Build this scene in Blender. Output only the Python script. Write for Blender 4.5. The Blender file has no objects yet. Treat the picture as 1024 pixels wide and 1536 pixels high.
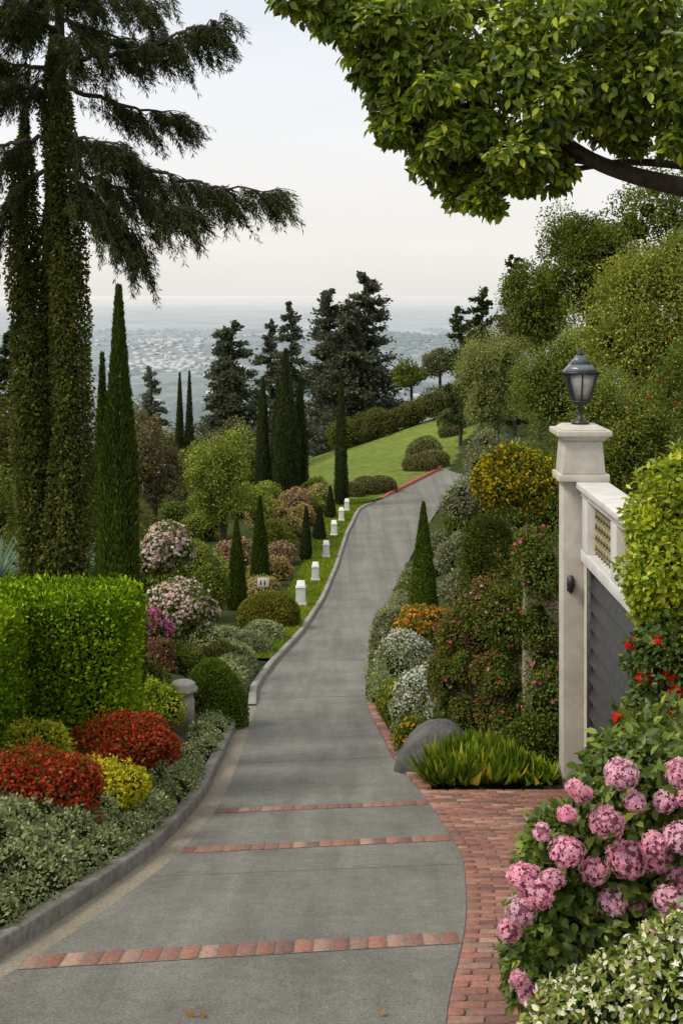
import bpy, math, numpy as np
from mathutils import Vector
R=np.random.default_rng(7)
def norm(a): return a/np.maximum(np.linalg.norm(a,axis=-1,keepdims=True),1e-9)
def rdir(n): return norm(R.normal(size=(n,3)))
def vnoise(P,f,seed,k=6):
    r=np.random.default_rng(seed); o=np.zeros(len(P))
    for i in range(k):
        d=norm(r.normal(size=3)); o+=np.sin(P@d*f*(0.7+0.7*r.random())+r.random()*6.28)
    return o/k*1.6
# ------------------------------------------------------------ materials
def newmat(name):
    m=bpy.data.materials.new(name); m.use_nodes=True; nt=m.node_tree
    return m,nt,nt.nodes['Principled BSDF'],nt.nodes['Material Output']
def N(nt,t,**kw):
    n=nt.nodes.new(t)
    for k,v in kw.items(): setattr(n,k,v)
    return n
def mat_leaf(name,rough=.5,trans=.28,spec=.35,simple=True):
    m,nt,b,o=newmat(name)
    a=N(nt,'ShaderNodeAttribute',attribute_name='Col')
    if simple:
        nt.nodes.remove(b); b=N(nt,'ShaderNodeBsdfDiffuse'); nt.links.new(a.outputs['Color'],b.inputs['Color']); nt.links.new(b.outputs[0],o.inputs[0])
    else:
        nt.links.new(a.outputs['Color'],b.inputs['Base Color'])
        b.inputs['Roughness'].default_value=rough; b.inputs['Specular IOR Level'].default_value=spec
    if trans>0:
        t=N(nt,'ShaderNodeBsdfTranslucent'); mx=N(nt,'ShaderNodeMixShader'); mx.inputs[0].default_value=trans
        hs=N(nt,'ShaderNodeHueSaturation'); hs.inputs['Value'].default_value=1.6
        nt.links.new(a.outputs['Color'],hs.inputs['Color']); nt.links.new(hs.outputs[0],t.inputs['Color'])
        nt.links.new(b.outputs[0],mx.inputs[1]); nt.links.new(t.outputs[0],mx.inputs[2]); nt.links.new(mx.outputs[0],o.inputs[0])
    return m
def mat_noise(name,c1,c2,scale,rough=.85,bump=.3,bscale=None,detail=8,attr=False,c3=None,s3=1.0,spec=.3,f3=.5,bdist=.02):
    m,nt,b,o=newmat(name)
    tc=N(nt,'ShaderNodeTexCoord')
    n=N(nt,'ShaderNodeTexNoise'); n.inputs['Scale'].default_value=scale; n.inputs['Detail'].default_value=detail; n.inputs['Roughness'].default_value=.65
    nt.links.new(tc.outputs['Object'],n.inputs['Vector'])
    r=N(nt,'ShaderNodeValToRGB'); r.color_ramp.elements[0].position=.32; r.color_ramp.elements[1].position=.68
    r.color_ramp.elements[0].color=(*c1,1); r.color_ramp.elements[1].color=(*c2,1)
    nt.links.new(n.outputs['Fac'],r.inputs[0]); out=r.outputs[0]
    if c3 is not None:
        n3=N(nt,'ShaderNodeTexNoise'); n3.inputs['Scale'].default_value=s3; n3.inputs['Detail'].default_value=5
        nt.links.new(tc.outputs['Object'],n3.inputs['Vector'])
        r3=N(nt,'ShaderNodeValToRGB'); r3.color_ramp.elements[0].position=.42; r3.color_ramp.elements[1].position=.66
        r3.color_ramp.elements[0].color=(0,0,0,1); r3.color_ramp.elements[1].color=(f3,f3,f3,1)
        nt.links.new(n3.outputs['Fac'],r3.inputs[0])
        mx=N(nt,'ShaderNodeMix',data_type='RGBA'); nt.links.new(r3.outputs[0],mx.inputs['Factor'])
        nt.links.new(out,mx.inputs['A']); mx.inputs['B'].default_value=(*c3,1); out=mx.outputs['Result']
    if attr:
        a=N(nt,'ShaderNodeAttribute',attribute_name='Col')
        mx=N(nt,'ShaderNodeMix',data_type='RGBA',blend_type='MULTIPLY'); mx.inputs['Factor'].default_value=1
        nt.links.new(a.outputs['Color'],mx.inputs['A']); nt.links.new(out,mx.inputs['B']); out=mx.outputs['Result']
    nt.links.new(out,b.inputs['Base Color']); b.inputs['Roughness'].default_value=rough; b.inputs['Specular IOR Level'].default_value=spec
    if bump:
        n2=N(nt,'ShaderNodeTexNoise'); n2.inputs['Scale'].default_value=bscale or scale*3; n2.inputs['Detail'].default_value=6
        nt.links.new(tc.outputs['Object'],n2.inputs['Vector'])
        bp=N(nt,'ShaderNodeBump'); bp.inputs['Strength'].default_value=bump; bp.inputs['Distance'].default_value=bdist
        nt.links.new(n2.outputs['Fac'],bp.inputs['Height']); nt.links.new(bp.outputs[0],b.inputs['Normal'])
    return m
LEAF=mat_leaf('foliage'); PETAL=mat_leaf('petals',.7,.35,.1)
GLOSS=mat_leaf('glossy_leaves',.38,.40,.45,simple=False)
BARK=mat_noise('bark',(.03,.022,.016),(.09,.07,.05),14,bump=.8)
CONC=mat_noise('concrete',(.24,.23,.20),(.38,.36,.32),18,bump=.4,bscale=60,c3=(.17,.16,.13),s3=1.2,bdist=.008)
GUT=mat_noise('exposed_aggregate',(.16,.14,.10),(.34,.30,.235),38,bump=.6,bscale=80,c3=(.14,.13,.09),s3=1.5,bdist=.008)
DARKC=mat_noise('weathered_kerb',(.13,.12,.105),(.27,.25,.22),12,bump=.4,bscale=50,c3=(.09,.09,.065),s3=2,bdist=.01)
BRICK=mat_noise('brick',(.6,.6,.6),(1.15,1.1,1.05),30,bump=.5,bscale=70,attr=True,bdist=.006)
MORT=mat_noise('mortar',(.13,.12,.10),(.24,.22,.19),30,bump=.3,bdist=.006)
STUC=mat_noise('painted_stucco',(.46,.43,.37),(.58,.55,.49),6,rough=.8,bump=.25,bscale=60,c3=(.33,.30,.25),s3=1.6,bdist=.006)
WHITE=mat_noise('white_paint',(.60,.59,.57),(.72,.71,.69),7,rough=.6,bump=.1,bscale=40,c3=(.48,.45,.39),s3=2,bdist=.004)
BEIGE=mat_noise('beige_render',(.36,.30,.22),(.46,.40,.31),5,bump=.3,bscale=50,c3=(.22,.19,.14),s3=2,bdist=.006)
STONE=mat_noise('stone',(.04,.04,.042),(.12,.118,.115),5,rough=.8,bump=.9,bscale=9,c3=(.18,.17,.16),s3=3,f3=.35,bdist=.04)
LSTONE=mat_noise('carved_stone',(.30,.28,.24),(.44,.41,.36),9,bump=.5,bscale=30,bdist=.01)
IRON=mat_noise('dark_iron',(.012,.013,.014),(.03,.03,.03),20,rough=.4,bump=.1,spec=.5)
LROOF=mat_noise('lantern_roof',(.07,.085,.095),(.13,.15,.165),10,rough=.3,bump=.05,spec=.7)
GLASS=mat_noise('frosted_glass',(.30,.30,.27),(.42,.41,.37),6,rough=.12,bump=0,spec=.8)
DOOR=mat_noise('dark_door_paint',(.022,.022,.024),(.045,.045,.045),9,rough=.5,bump=.1)
REDP=mat_noise('red_kerb_paint',(.33,.06,.045),(.45,.11,.08),6,rough=.7)
GOLD=mat_noise('weathered_brass',(.22,.19,.09),(.36,.32,.18),12,rough=.5)
GRASS=mat_noise('grass',(.05,.085,.012),(.11,.16,.025),3,bump=.6,bscale=40,c3=(.14,.18,.03),s3=.4,bdist=.05)
ASPH,nt,b,o=newmat('asphalt'); tc=N(nt,'ShaderNodeTexCoord')
def nz(scale,detail,vec=None,rough=.6):
    n=N(nt,'ShaderNodeTexNoise'); n.inputs['Scale'].default_value=scale; n.inputs['Detail'].default_value=detail; n.inputs['Roughness'].default_value=rough
    nt.links.new(vec or tc.outputs['Object'],n.inputs['Vector']); return n.outputs['Fac']
def mrange(f,a,b_,lo,hi):
    m=N(nt,'ShaderNodeMapRange'); nt.links.new(f,m.inputs[0])
    for i_,v in enumerate((a,b_,lo,hi)): m.inputs[i_+1].default_value=v
    return m.outputs[0]
def mulf(a,b_):
    m=N(nt,'ShaderNodeMath',operation='MULTIPLY'); nt.links.new(a,m.inputs[0]); nt.links.new(b_,m.inputs[1]); return m.outputs[0]
mp=N(nt,'ShaderNodeMapping'); mp.inputs['Scale'].default_value=(1.9,.07,1); nt.links.new(tc.outputs['Object'],mp.inputs[0])
f=mulf(mrange(nz(60,4,rough=.9),.3,.7,.38,1.62),mrange(nz(.7,6),.35,.68,1.08,.82))
f=mulf(f,mrange(nz(1.2,4,mp.outputs[0]),.35,.65,.82,1.15)); f=mulf(f,mrange(nz(7,6,rough=.75),.3,.7,.84,1.16))
f=mulf(f,mrange(nz(28,2),.64,.72,1.0,.62))
cc=N(nt,'ShaderNodeVectorMath',operation='SCALE'); cc.inputs[0].default_value=(.190,.186,.166); nt.links.new(f,cc.inputs['Scale'])
nt.links.new(cc.outputs[0],b.inputs['Base Color']); b.inputs['Roughness'].default_value=.85; b.inputs['Specular IOR Level'].default_value=.2
bp=N(nt,'ShaderNodeBump'); bp.inputs['Strength'].default_value=.8; bp.inputs['Distance'].default_value=.007
nt.links.new(nz(90,3,rough=.8),bp.inputs['Height']); nt.links.new(bp.outputs[0],b.inputs['Normal'])
# ------------------------------------------------------------ mesh builder
class MB:
    def __init__(s): s.V=[];s.F=[];s.M=[];s.C=[];s.n=0
    def add(s,V,F,mat=0,col=(.5,.5,.5)):
        V=np.asarray(V,float); F=np.asarray(F,int)
        col=np.asarray(col,float)
        if col.ndim==1: col=np.tile(col,(len(V),1))
        s.V.append(V); s.F.append(F+s.n); s.M.append(np.full(len(F),mat)); s.C.append(col); s.n+=len(V)
    def build(s,name,mats,org=(0,0,0),smooth=False,parent=None,bevel=0):
        V=np.concatenate(s.V)-np.array(org); C=np.concatenate(s.C)
        me=bpy.data.meshes.new(name); me.vertices.add(len(V)); me.vertices.foreach_set('co',V.ravel().astype(np.float32))
        lv=np.concatenate([f.ravel() for f in s.F]); lt=np.concatenate([np.full(len(f),f.shape[1]) for f in s.F])
        ls=np.concatenate([[0],np.cumsum(lt)[:-1]])
        me.loops.add(len(lv)); me.loops.foreach_set('vertex_index',lv.astype(np.int32))
        me.polygons.add(len(lt)); me.polygons.foreach_set('loop_start',ls.astype(np.int32))
        try: me.polygons.foreach_set('loop_total',lt.astype(np.int32))
        except Exception: pass
        me.polygons.foreach_set('material_index',np.concatenate(s.M).astype(np.int32))
        if smooth: me.polygons.foreach_set('use_smooth',np.ones(len(lt),bool))
        me.update(calc_edges=True)
        a=me.color_attributes.new('Col','FLOAT_COLOR','POINT')
        a.data.foreach_set('color',np.concatenate([C,np.ones((len(C),1))],1).ravel().astype(np.float32))
        for m in mats: me.materials.append(m)
        ob=bpy.data.objects.new(name,me); ob.location=org; bpy.context.scene.collection.objects.link(ob)
        if parent: ob.parent=parent; ob.matrix_parent_inverse.identity(); ob.location=Vector(org)-parent.location
        if bevel:
            b=ob.modifiers.new('bevel','BEVEL'); b.width=bevel; b.segments=2; b.limit_method='ANGLE'
        return ob
def box(mb,x0,x1,y0,y1,z0,z1,mat=0,col=(1,1,1)):
    V=[(x,y,z) for z in (z0,z1) for y in (y0,y1) for x in (x0,x1)]
    mb.add(V,[(0,2,3,1),(4,5,7,6),(0,1,5,4),(2,6,7,3),(0,4,6,2),(1,3,7,5)],mat,col)
def frustum(mb,cx,cy,z0,z1,a0,a1,mat=0,b0=None,b1=None):
    b0=b0 or a0;b1=b1 or a1
    V=[(cx+sx*a,cy+sy*b,z) for z,a,b in((z0,a0,b0),(z1,a1,b1)) for sy in(-1,1) for sx in(-1,1)]
    mb.add(V,[(0,2,3,1),(4,5,7,6),(0,1,5,4),(2,6,7,3),(0,4,6,2),(1,3,7,5)],mat,(1,1,1))
def tube(mb,pts,rad,mat=1,col=(.06,.05,.04),seg=7):
    pts=np.array(pts,float); n=len(pts); T=norm(np.gradient(pts,axis=0))
    ref=np.array([0.3,.9,.1]); A=norm(np.cross(T,ref)+1e-6); B=np.cross(T,A); th=np.linspace(0,2*np.pi,seg,endpoint=False)
    V=pts[:,None]+np.array(rad)[:,None,None]*(np.cos(th)[None,:,None]*A[:,None]+np.sin(th)[None,:,None]*B[:,None])
    F=[(i*seg+j,i*seg+(j+1)%seg,(i+1)*seg+(j+1)%seg,(i+1)*seg+j) for i in range(n-1) for j in range(seg)]
    mb.add(V.reshape(-1,3),F,mat,col)
def lathe(mb,cx,cy,prof,mat=0,seg=20,col=(1,1,1)):
    th=np.linspace(0,2*np.pi,seg,endpoint=False)
    V=[(cx+r*math.cos(t),cy+r*math.sin(t),z) for r,z in prof for t in th]
    F=[(i*seg+j,i*seg+(j+1)%seg,(i+1)*seg+(j+1)%seg,(i+1)*seg+j) for i in range(len(prof)-1) for j in range(seg)]
    mb.add(V,F,mat,col)
def smoothpath(p,k=5):
    p=np.array(p,float); t=np.arange(len(p)); tt=np.linspace(0,len(p)-1,(len(p)-1)*k+1)
    q=np.stack([np.interp(tt,t,p[:,i]) for i in range(p.shape[1])],1)
    for _ in range(k):
        q[1:-1]=(q[:-2]+2*q[1:-1]+q[2:])/4
    return q
DIA=(np.array([(0,0,0),(.3,.45,0),(0,1,0),(-.3,.45,0)]),np.array([(0,1,2,3)]))
THIN=(np.array([(0,0,0),(.14,.4,0),(0,1,0),(-.14,.4,0)]),np.array([(0,1,2,3)]))
NEED=(np.array([(0,0,0),(.07,.4,0),(0,1,0),(-.07,.4,0)]),np.array([(0,1,2,3)]))
LF6=(np.array([(0,0,0),(.22,.25,.07),(.24,.6,.07),(0,1,-.08),(-.24,.6,.07),(-.22,.25,.07)]),np.array([(0,1,2,3),(3,4,5,0)]))
OCT=(np.array([(1.3,0,0),(0,1.3,0),(-1.3,0,0),(0,-1.3,0),(0,0,.9),(0,0,-.6)]),np.array([(0,1,4),(1,2,4),(2,3,4),(3,0,4)]))
def petals(k,cup=.15):
    V=[(0,0,0)];F=[]
    for i in range(k):
        a=2*math.pi*i/k; w=math.pi/k*.85
        V+= [(.5*math.cos(a-w),.5*math.sin(a-w),cup),(1*math.cos(a),1*math.sin(a),cup*1.3),(.5*math.cos(a+w),.5*math.sin(a+w),cup)]
        F.append((0,3*i+1,3*i+2,3*i+3))
    return np.array(V)*.5,np.array(F)
FL5=petals(5); FL4=petals(4,.1)
def blade(w=.05,bend=.35,k=4):
    V=[];F=[]
    for i in range(k+1):
        t=i/k; ww=w*(1-t**1.6)*(.7+.6*min(1,t*3))+.002; V+=[(ww,t*(1-bend*t*.35),bend*t*t),(-ww,t*(1-bend*t*.35),bend*t*t)]
        if i<k: F.append((2*i,2*i+2,2*i+3,2*i+1))
    return np.array(V),np.array(F)
def scatter(mb,T,P,L,Nn,size,col,mat=0):
    tv,tf=T; n=len(P)
    if n==0: return
    L=norm(L); S=norm(np.cross(L,Nn)+1e-7); N2=np.cross(S,L)
    size=np.broadcast_to(np.asarray(size,float),(n,))[:,None,None]
    V=P[:,None]+size*(tv[None,:,0:1]*S[:,None]+tv[None,:,1:2]*L[:,None]+tv[None,:,2:3]*N2[:,None])
    F=(tf[None]+(np.arange(n)*len(tv))[:,None,None]).reshape(-1,tf.shape[1])
    C=np.repeat(np.broadcast_to(col,(n,3)),len(tv),axis=0)
    mb.add(V.reshape(-1,3),F,mat,C)
BOOST=np.array([1.62,1.44,1.26])
def mixcol(cols,P,f,seed,var=.3):
    a,b=np.array(cols[0]),np.array(cols[1]); n=len(P)
    t=np.clip(.5+.4*vnoise(P,f,seed)+.35*R.normal(size=n)*.7,0,1)[:,None]
    c=a*(1-t)+b*t
    c=c*np.clip(1+var*R.normal(size=n),.45,1.8)[:,None]*(1+.10*R.normal(size=(n,1))*np.array([1,.2,-.3]))
    if len(cols)>2:
        m=R.random(n)<(.06 if len(cols)<4 else cols[3]); c[m]=np.array(cols[2])*R.uniform(.7,1.3,(m.sum(),1))
    return np.clip(c*BOOST,.002,.8)
# ------------------------------------------------------------ terrain data
KY=[-20,0,8,9.3,10.5,13,16.5,20,27,30,35,43,52,60,68,75,82,90,95,100,106,115,130]
KD=[1.2,3.1,4.34,4.56,4.83,5.43,6.19,6.9,8.24,8.78,9.63,10.75,11.65,12.0,11.95,11.8,11.7,11.5,11.4,11.4,11.4,11.3,11.5]
KL=[-3,-3,-2.53,-2.08,-1.9,-1.6,-1.46,-1.54,-1.72,-1.90,-1.80,-1.23,-.65,-.15,.34,1.05,3.6,6.6,7.7,8.3,10.2,14,20]
KR=[.4,.4,.59,.83,.99,1.19,1.06,.78,.51,.54,.7,1.0,1.9,2.9,4.1,5.4,7.1,9.7,11.2,13.0,16,21,29]
yy=np.arange(-20,130,.1)
def sm(K,w):
    v=np.interp(yy,KY,K); k=np.hanning(w); k/=k.sum(); vp=np.pad(v,w,mode='edge'); return np.convolve(vp,k,'same')[w:-w]
SD,SL,SR=sm(KD,41),sm(KL,31),sm(KR,31)
Df=lambda y:np.interp(y,yy,SD); XL=lambda y:np.interp(y,yy,SL); XR=lambda y:np.interp(y,yy,SR)
def XB(y):
    return np.where(y<17.25,np.interp(y,[0,8,9.3,11,13,14.5,15.8,17.3],[1.05,1.1,1.22,1.45,1.85,2.5,3.2,3.2]),XR(y)+.18)
def sst(a,b,x): t=np.clip((x-a)/(b-a),0,1); return t*t*(3-2*t)
def ground(x,y,lower=True):
    x=np.asarray(x,float); y=np.asarray(y,float); x,y=np.broadcast_arrays(x,y)
    z=-Df(y); xl=XL(y); xr=XR(y)
    dx=xl-x
    nb=1-sst(26,33,y)
    bank=nb*.62*np.clip(dx-.4,0,1.25)+(1-nb)*.1*np.clip(dx-.2,0,1)
    fall=.22*np.clip(dx-7,0,None)
    zl=z+np.where(dx>0,bank,0)-np.where(dx>0,np.minimum(fall,25),0)
    xs=np.where(y<17.5,3.6,np.where(y<20,3.6+(xr+.9-3.6)*(y-17.5)/2.5,xr+.9))
    e=np.clip(x-xs,0,None); rb=.55*np.minimum(e,8)+.22*np.clip(e-8,0,30)
    rb=rb*(1-sst(62,88,y)*.75)
    zl=zl+rb
    t=sst(80,116,y); hill=-(10+np.clip(10-x,-6,22)*.32); hill=np.where(x>16,-(10+.0*x),hill)
    zl=np.where(dx>-.1,zl*(1-t)+np.minimum(hill,zl+3)*t,zl*(1-t)+np.maximum(zl,hill)*t)
    d=np.clip(y-119,0,None); far=np.where(y>119,-(.18*d),0)
    z2=zl+far
    dist=np.hypot(x,np.maximum(y,0))
    P=np.stack([x/1000,y/1000,x*0],-1).reshape(-1,3)
    roll=(vnoise(P,3.5,11).reshape(x.shape)*14+vnoise(P,9,12).reshape(x.shape)*7)*sst(500,1500,dist)*(1-sst(7000,10000,dist))
    ridge=(sst(5600,9600,dist)*(108+26*vnoise(P,.55,13).reshape(x.shape)+4*vnoise(P,1.5,14).reshape(x.shape)))
    ridge=ridge+sst(12000,17000,dist)*(120+75*vnoise(P,.24,23).reshape(x.shape))
    midr=60*np.exp(-((dist-3900-500*vnoise(P,.8,15).reshape(x.shape))/520)**2)*(.6+.5*vnoise(P,2.2,16).reshape(x.shape))
    valley=-165+roll+ridge+midr
    w=sst(150,520,dist)
    z=z2*(1-w)+valley*w
    z=np.where((dist<520),z,valley)
    if lower:
        lo=np.where(y<27.2,xl-.42,xl-.12); hi=np.where(y<28,np.maximum(XB(y),xr+.1)+.1,xr+.02)
        m=(x>lo)&(x<hi)&(y<106)
        z=np.where(m,z-.12,z)
    return z
def G(x,y): return float(ground(x,y,False))
gx=np.concatenate([np.arange(-22,26.01,.4)]); g=[26.4]
while g[-1]<42000: g.append(g[-1]*1.055+.3)
gx=np.concatenate([-np.array(g)[::-1]+4,gx,np.array(g)])
gy=list(np.arange(-12,132,.4))
while gy[-1]<42000: gy.append(gy[-1]*1.025+.3)
gy=np.array(gy)
X,Y=np.meshgrid(gx,gy); Z=ground(X,Y)
dist=np.hypot(X,Y)
mb=MB(); nx=len(gx); ny=len(gy)
i=np.arange(nx-1)[None,:]+np.arange(ny-1)[:,None]*nx
F=np.stack([i,i+1,i+1+nx,i+nx],-1).reshape(-1,4)
mul=np.array([.075,.055,.035]); lawn=np.array([.165,.215,.05]); wild=np.array([.055,.07,.025])
C=np.zeros(X.shape+(3,)); C[:]=mul
C[(Y>24)]=wild
hl=((Y>77)&(Y<121)&(X<XL(Y)+.5)&(X>-5.5)); C[hl]=lawn
def lerp(a,b,t): return a*(1-t)[...,None]+b*t[...,None]
def hazecol(dist):  # aerial haze painted into the base colour, paler with distance
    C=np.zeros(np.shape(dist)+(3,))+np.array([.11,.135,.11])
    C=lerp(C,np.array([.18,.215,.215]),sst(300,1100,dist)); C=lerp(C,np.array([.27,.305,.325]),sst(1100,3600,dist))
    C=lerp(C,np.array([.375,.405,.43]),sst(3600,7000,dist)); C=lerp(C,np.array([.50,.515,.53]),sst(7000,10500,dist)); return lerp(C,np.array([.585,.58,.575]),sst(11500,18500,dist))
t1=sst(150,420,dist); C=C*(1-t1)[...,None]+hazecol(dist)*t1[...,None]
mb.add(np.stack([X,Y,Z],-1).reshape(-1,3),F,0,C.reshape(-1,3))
m,nt,b,o=newmat('terrain'); tc=N(nt,'ShaderNodeTexCoord'); a=N(nt,'ShaderNodeAttribute',attribute_name='Col')
cur=a.outputs['Color']; sepc=N(nt,'ShaderNodeSeparateColor'); nt.links.new(cur,sepc.inputs[0])
ff=N(nt,'ShaderNodeMapRange'); nt.links.new(sepc.outputs['Blue'],ff.inputs[0])
for i_,v in enumerate((.30,.52,1.0,.08)): ff.inputs[i_+1].default_value=v
for sc,lo,hi in ((1.8,.7,1.25),(.12,.9,1.08),(.0030,.82,1.16),(.012,.88,1.1)):
    n=N(nt,'ShaderNodeTexNoise'); n.inputs['Scale'].default_value=sc; n.inputs['Detail'].default_value=7; n.inputs['Roughness'].default_value=.7
    nt.links.new(tc.outputs['Object'],n.inputs['Vector'])
    mr=N(nt,'ShaderNodeMapRange'); mr.inputs[1].default_value=.35; mr.inputs[2].default_value=.65; mr.inputs[3].default_value=lo; mr.inputs[4].default_value=hi
    nt.links.new(n.outputs['Fac'],mr.inputs[0])
    mx=N(nt,'ShaderNodeMix',data_type='RGBA',blend_type='MULTIPLY'); nt.links.new(ff.outputs[0],mx.inputs['Factor'])
    nt.links.new(cur,mx.inputs['A']); nt.links.new(mr.outputs[0],mx.inputs['B']); cur=mx.outputs['Result']
nt.links.new(cur,b.inputs['Base Color']); b.inputs['Roughness'].default_value=1; b.inputs['Specular IOR Level'].default_value=.0
mb.build('ground',[m],smooth=True)
# ------------------------------------------------------------ road & kerbs
def strip(name,fa,fb,y0,y1,dz,mat,div=8,step=.25):
    ys=np.arange(y0,y1+1e-6,step); mb=MB(); A=fa(ys);B=fb(ys)
    t=np.linspace(0,1,div+1); Xs=A[:,None]*(1-t)+B[:,None]*t; Ys=np.repeat(ys[:,None],div+1,1); Zs=-Df(Ys)+dz
    i=np.arange(div)[None,:]+np.arange(len(ys)-1)[:,None]*(div+1)
    mb.add(np.stack([Xs,Ys,Zs],-1).reshape(-1,3),np.stack([i,i+1,i+div+2,i+div+1],-1).reshape(-1,4))
    return mb.build(name,[mat],smooth=True)
strip('road',XL,XR,1,106,0,ASPH)
strip('gutter',lambda y:XL(y)-.26,lambda y:XL(y)-.001,1,27.5,-.002,GUT,3)
strip('brick_paving_bed',lambda y:XR(y)+.001,lambda y:np.maximum(XB(y),XR(y)+.18),1,28,-.006,MORT,6)
def kerb(name,off0,off1,y0,y1,h,mat,side=-1,base=XL):
    ys=np.arange(y0,y1+1e-6,.3); mb=MB(); rows=[]
    e=base(ys); hs=np.clip((ys-y0)/1.5+.25,0,1)*np.clip((y1-ys)/1.5+.25,0,1)
    for o,hh in ((off0,-.12),(off0,h-.02),(off0+.02,h),(off1-.02,h),(off1,h-.02),(off1,-.15)):
        rows.append(np.stack([e+side*o,ys,-Df(ys)+(hh*hs if hh>0 else hh)],-1))
    V=np.stack(rows,1); k=6; n=len(ys)
    F=[(i*k+j,i*k+j+1,(i+1)*k+j+1,(i+1)*k+j) for i in range(n-1) for j in range(k-1)]
    mb.add(V.reshape(-1,3),np.array(F)); return mb.build(name,[mat])
kerb('kerb',.24,.40,1,27.3,.13,DARKC)
kerb('kerb',.0,.17,27.2,77.5,.12,CONC)
kerb('kerb',.0,.22,79,100,.15,REDP)
strip('lawn_strip',lambda y:XL(y)-1.5-.3*np.sin(y*.3),lambda y:XL(y)-.165,36,79,.10,GRASS,6)
mb=MB()
for (ya,yb,w) in ((28.4,28.9,.07),(36.3,36.6,.03),(19.6,20.3,.022),(12.0,12.6,.012),(24.2,24.6,.02)):
    t=np.linspace(0,1,12); xs=XL(ya)*(1-t)+XR(ya)*t; y_=ya+(yb-ya)*t
    V=np.concatenate([np.stack([xs,y_,-Df(y_)+.004],-1),np.stack([xs,y_+w,-Df(y_+w)+.004],-1)])
    mb.add(V,[(i,i+1,i+13,i+12) for i in range(11)])
mb.build('road_joint',[MORT])
# ------------------------------------------------------------ bricks
def brickcol():
    q=R.random(); c=np.array([.30,.145,.11]) if q<.55 else (np.array([.22,.12,.10]) if q<.8 else np.array([.36,.23,.18]))
    return c*R.uniform(.75,1.25)
def brick(mb,cs,h):
    c=np.array(cs); ctr=c.mean(0); inn=ctr+(c-ctr)*.93
    j=R.uniform(-.002,.002)
    V=[(x,y,-Df(y)-.02) for x,y in c]+[(x,y,-Df(y)+h-.004+j) for x,y in c]+[(x,y,-Df(y)+h+j) for x,y in inn]
    F=[(0,1,5,4),(1,2,6,5),(2,3,7,6),(3,0,4,7),(4,5,9,8),(5,6,10,9),(6,7,11,10),(7,4,8,11),(8,9,10,11)]
    mb.add(V,F,0,brickcol())
mb=MB(); y=5.0;row=0
while y<17.2:
    h=.125; off=(row%2)*.12; k=0
    xr0=float(XR(y)); xr1=float(XR(y+h)); 
    while True:
        a=k*.245-off; bb=a+.228
        lim=float(XB(y+.05))-xr0
        a2=max(a,0.01); b2=min(bb,lim)
        if a>=lim-.05: break
        jx=R.normal()*.003
        if b2-a2>.04: brick(mb,[(xr0+a2+jx,y),(xr0+b2+jx,y),(xr1+b2+jx,y+h-.017),(xr1+a2+jx,y+h-.017)],.012)
        k+=1
    y+=h+.0; row+=1
y=17.3
while y<27.9:
    a,b2=float(XR(y)),float(XR(y+.2)); brick(mb,[(a+.01,y),(a+.17,y),(b2+.17,y+.2),(b2+.01,y+.2)],.04); y+=.215
mb.build('brick_paving',[BRICK])
for yl,yr,dep in ((9.0,9.62,.30),(13.15,13.85,.28),(15.55,16.15,.27),):
    mb=MB(); x0=float(XL(yl))+.02; x1=float(XR(yr))-.01; n=int((x1-x0)/.132); w=(x1-x0)/n; t=np.linspace(0,1,14)
    xs=x0+(x1-x0)*t; ys=yl+(yr-yl)*t
    V=np.concatenate([np.stack([xs,ys-.012,-Df(ys-.012)+.004],-1),np.stack([xs,ys+dep+.012,-Df(ys+dep+.012)+.004],-1)])
    mb.add(V,[(i,i+1,i+15,i+14) for i in range(13)],1)
    for i in range(n):
        xa=x0+i*w+.007; xb=x0+(i+1)*w-.007; f=lambda x:yl+(yr-yl)*(x-x0)/(x1-x0)
        jj=R.normal()*.005; brick(mb,[(xa,f(xa)+jj),(xb,f(xb)+jj),(xb,f(xb)+dep+jj),(xa,f(xa)+dep+jj)],.009)
    mb.build('brick_band',[BRICK,MORT])
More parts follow.
